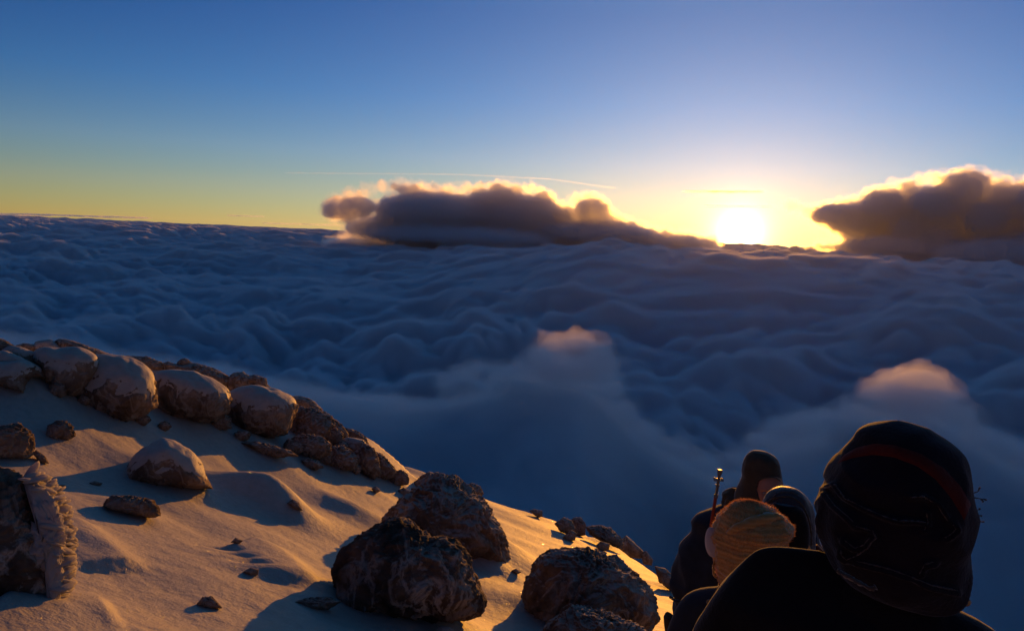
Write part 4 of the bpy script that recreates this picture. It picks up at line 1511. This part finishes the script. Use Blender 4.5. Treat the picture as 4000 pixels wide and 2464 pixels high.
# --- the person in the shiny hood between them
D3 = 3.35
p3, h3 = person_root('half hidden person in a smooth hood between the knitted cap and the huge head', (3075, 1903), D3)
figure(p3, h3 * .97, R(22), NAVY)
hood_rows = [(1903, 3077, 3081, .9), (1904, 3062, 3096, .9), (1908, 3040, 3116, .9), (1922, 3012, 3142), (1945, 2990, 3162), (1980, 2974, 3178), (2020, 2968, 3184), (2065, 2968, 3187), (2110, 2975, 3186), (2150, 2990, 3180), (2185, 3005, 3170)]
hd3, _ = loft('hood', hood_rows, D3, cloth('grey_shell', (.05, .042, .04), sheen=.5, rough=.5), p3, dep=1.05, fold=.008, seed=51, fsc=12, nseg=72, sub=8)
B3 = bvh_of([hd3])
tube('hood_rim_highlight', on_surface([(2985, 1990), (3010, 1955), (3045, 1940), (3090, 1940), (3130, 1968), (3155, 2015), (3168, 2075), (3170, 2130)], B3, .001, D3), .0035, GREEN, p3, jitter=.3)  # paler raised lines draw the highlights along the hood's rim
tube('hood_rim_highlight', on_surface([(3000, 1962), (3030, 1932), (3070, 1920), (3110, 1930), (3146, 1960)], B3, .001, D3), .0028, FROST, p3, jitter=.4)
loft('hood_lining', [(1968, 3030, 3110, .6), (1985, 3005, 3140, .6), (2030, 2995, 3160, .6), (2080, 2995, 3165, .6), (2130, 3005, 3160, .6), (2160, 3020, 3150, .6)], D3, DARK, p3, dep=1.2, off=-.09)
loft('jacket', [(2118, 3100, 3195, .8), (2135, 3060, 3212, .8), (2170, 3010, 3230, .8), (2300, 2940, 3300, .7), (2700, 2900, 3340, .7), (3400, 2940, 3300, .6)], D3, REDB, p3, dep=.7, off=.04, fold=.01, seed=57)
loft('collar', [(2118, 3140, 3156, .6), (2135, 3122, 3166, .6), (2165, 3105, 3172, .6), (2200, 3100, 3180, .6)], D3, KNIT, p3, dep=.8, off=-.1)

# --- the man standing farthest, face turned to the camera
D4 = 4.1
p4, h4 = person_root('standing man in a dark balaclava facing the camera, his face lit dull red', (2975, 1760), D4)
figure(p4, h4 * .97, R(200), NAVY)
face_ctr = at(2996, 1912, D4 - .028)


def face(parent, ctr, w, turn, mat):
    """a head with brow, eye sockets, nose, cheeks, mouth and ears"""
    U, Fc = ico(5)
    S = U * np.array((.5, .58, .7)) * w           # x across, y depth (front is -y), z up
    x, y, z = U[:, 0], U[:, 1], U[:, 2]
    fr = np.clip(-y, 0, 1)
    g = lambda cx, cz, sx, sz: np.exp(-((x - cx) / sx) ** 2 - ((z - cz) / sz) ** 2) * (y < 0)
    push = np.zeros(len(U))
    push += .20 * g(0, -.12, .11, .17) + .05 * g(0, .08, .10, .2)
    push -= .085 * (g(-.3, .06, .17, .10) + g(.3, .06, .17, .10))
    push += .045 * (g(-.3, .2, .24, .06) + g(.3, .2, .24, .06))
    push += .04 * (g(-.42, -.2, .2, .16) + g(.42, -.2, .2, .16))
    push += .035 * g(0, -.42, .22, .05) - .03 * g(0, -.47, .2, .025) + .03 * g(0, -.53, .18, .05)
    push += .06 * g(0, -.75, .25, .14)
    S[:, 1] -= push * w
    S[:, 0] *= 1 - .22 * np.clip(-z - .2, 0, 1)
    ca, sa = math.cos(turn), math.sin(turn)
    Rm = np.array(((ca, -sa, 0), (sa, ca, 0), (0, 0, 1)))
    W = S @ Rm.T + np.array(ctr) - np.array(parent.location)
    o = link('face', raw_mesh('face', W, Fc), mat, parent)
    for sx in (-1, 1):
        e = np.array((sx * .15 * w, -.485 * w, .035 * w)) @ Rm.T + np.array(ctr) - np.array(parent.location)
        bm = bmesh.new()
        bmesh.ops.create_uvsphere(bm, u_segments=14, v_segments=10, radius=.055 * w, matrix=Matrix.Translation(e))
        m_ = bpy.data.meshes.new('eye')
        bm.to_mesh(m_)
        bm.free()
        link('eye', m_, EYE, o)
    return o


EYE = cloth('eye', (.25, .22, .2), sheen=0, rough=.2)
az4 = math.atan2(face_ctr.x, face_ctr.y)
face(p4, face_ctr, .158, -az4 + R(10), SKIN)
# balaclava: a shell open at the face
bal_rows = [(1760, 2964, 2968, .95), (1762, 2948, 2984, .95), (1767, 2934, 3004), (1785, 2915, 3034), (1815, 2902, 3050), (1845, 2897, 3057), (1868, 2898, 3058, 1.02), (1890, 2890, 3058), (1915, 2878, 3054), (1945, 2868, 3046), (1985, 2865, 3040)]
bal, BV = loft('balaclava', bal_rows, D4, GREEN, p4, dep=1.0, fold=.005, seed=61, fsc=14, nseg=80, sub=8)
bmb = bmesh.new()
bmb.from_mesh(bal.data)
o4 = np.array(p4.location)
kill = []
for f in bmb.faces:
    c_ = f.calc_center_median()
    wpt = Vector(c_) + p4.location
    # project into the picture to find the opening for the face
    lc = M.transposed() @ wpt
    px_, py_ = 2000 + F * lc.x / -lc.z, 1232 - F * lc.y / -lc.z
    if lc.length < D4 * 1.04 and ((px_ - 3002) / 46) ** 2 + ((py_ - 1908) / 42) ** 4 < 1 and math.hypot(wpt.x, wpt.y) < D4:
        kill.append(f)
bmesh.ops.delete(bmb, geom=kill, context='FACES')
bmb.to_mesh(bal.data)
bmb.free()
tube('brow_hem', [at(x, y, D4 - .118 + .0009 * abs(x - 3000)) for x, y in ((2958, 1905), (2962, 1880), (2980, 1868), (3006, 1864), (3030, 1866), (3048, 1878))], .0035, GREEN, p4)
loft('hood', [(1905, 2862, 2890, .8), (1915, 2845, 2920, .8), (1935, 2825, 3010, .9), (1960, 2820, 3050, .9), (1985, 2822, 3065, .9), (2020, 2835, 3075, .9)], D4, GREEN, p4, dep=.8, off=.05, fold=.012, seed=67, fsc=12, nseg=72)
jk_rows = [(1990, 2830, 3080, .7), (2005, 2790, 3120, .8), (2028, 2742, 3170, .8), (2050, 2716, 3200, .8), (2110, 2697, 3225, .8), (2160, 2667, 3250, .8), (2205, 2648, 3265, .8), (2245, 2633, 3270, .8),
           (2300, 2628, 3270, .8), (2328, 2620, 3268, .8), (2390, 2630, 3262, .8), (2464, 2636, 3255, .8), (2600, 2650, 3240, .75), (2800, 2690, 3200, .7)]
loft('jacket', jk_rows, D4, NAVY, p4, dep=.55, fold=.028, seed=71, fsc=6, nseg=96, sub=8, off=.05)
tube('cuff', [at(2618, 2330, D4 - .05), at(2640, 2345, D4 - .12), at(2670, 2352, D4 - .15)], .008, NAVY, p4, jitter=.2)

# --- trekking poles
METAL = cloth('pole_grey', (.18, .15, .12), sheen=0, rough=.4)
RED = cloth('pole_red', (.35, .05, .02), sheen=0, rough=.4)
pole = bpy.data.objects.new('trekking_pole', None)
C.objects.link(pole)
pole.location = at(2786, 2015, D4 - .25)
tag(pole, label='red and grey trekking pole carried upright behind the shoulder, its basket end up', cat='trekking pole')
ln = lambda t: at(2783 + 30 * t, 2020 - 185 * t, D4 - .25)
tube('shaft', [ln(-.35), ln(0), ln(.45)], .008, RED, pole, seg=12)
tube('lower_shaft', [ln(.44), ln(.72), ln(.88)], [.007, .007, .0065], METAL, pole, seg=12)
tube('lock_ring', [ln(.42), ln(.45), ln(.48)], .0105, METAL, pole, seg=12)
tube('lock_ring', [ln(.66), ln(.69)], .0098, METAL, pole, seg=12)
b0 = ln(.80)
tube('basket', [b0 + Vector((math.cos(a) * .021, math.sin(a) * .021, .003 * math.sin(3 * a))) for a in np.linspace(0, 2 * math.pi, 13)], .0035, METAL, pole, seg=6)
tube('basket_hub', [ln(.785), ln(.80), ln(.815)], [.008, .019, .008], METAL, pole, seg=14)
tube('tip', [ln(.87), ln(.93), ln(1.0)], [.007, .011, .0135], METAL, pole, seg=12)
pole2 = bpy.data.objects.new('trekking_pole', None)
C.objects.link(pole2)
g2 = at(2618, 2470, 3.75)
pole2.location = (g2.x, g2.y, float(ground_z(g2.x, g2.y)))
tag(pole2, label='dark pole grip standing in the snow at the bottom edge beside the standing man', cat='trekking pole')
tube('grip', [at(2622, 2404, 3.75), at(2618, 2412, 3.75), at(2617, 2440, 3.75), at(2622, 2500, 3.75), at(2622, 2560, 3.75)], [.026, .032, .028, .024, .022], cloth('grip_foam', (.05, .03, .02), sheen=.1), pole2, seg=14)
tube('shaft', [at(2622, 2555, 3.75), Vector(pole2.location) + Vector((0, 0, .0))], .008, METAL, pole2, seg=10)

# ------------------------------------------------------------------ haze added for a warm glow near the sun
bm = bmesh.new()
bmesh.ops.create_cube(bm, size=1)
me = bpy.data.meshes.new('haze')
bm.to_mesh(me)
bm.free()
hz = link('haze', me, cloud_mat('haze', HAZE, .72, (.98, .97, .96)))
hz.scale = (130000, 130000, 5200)
hz.location = (0, 0, 900)
tag(hz, kind='stuff', label='thin haze added for a warm glow near the sun')
print('T', time.time() - T0)
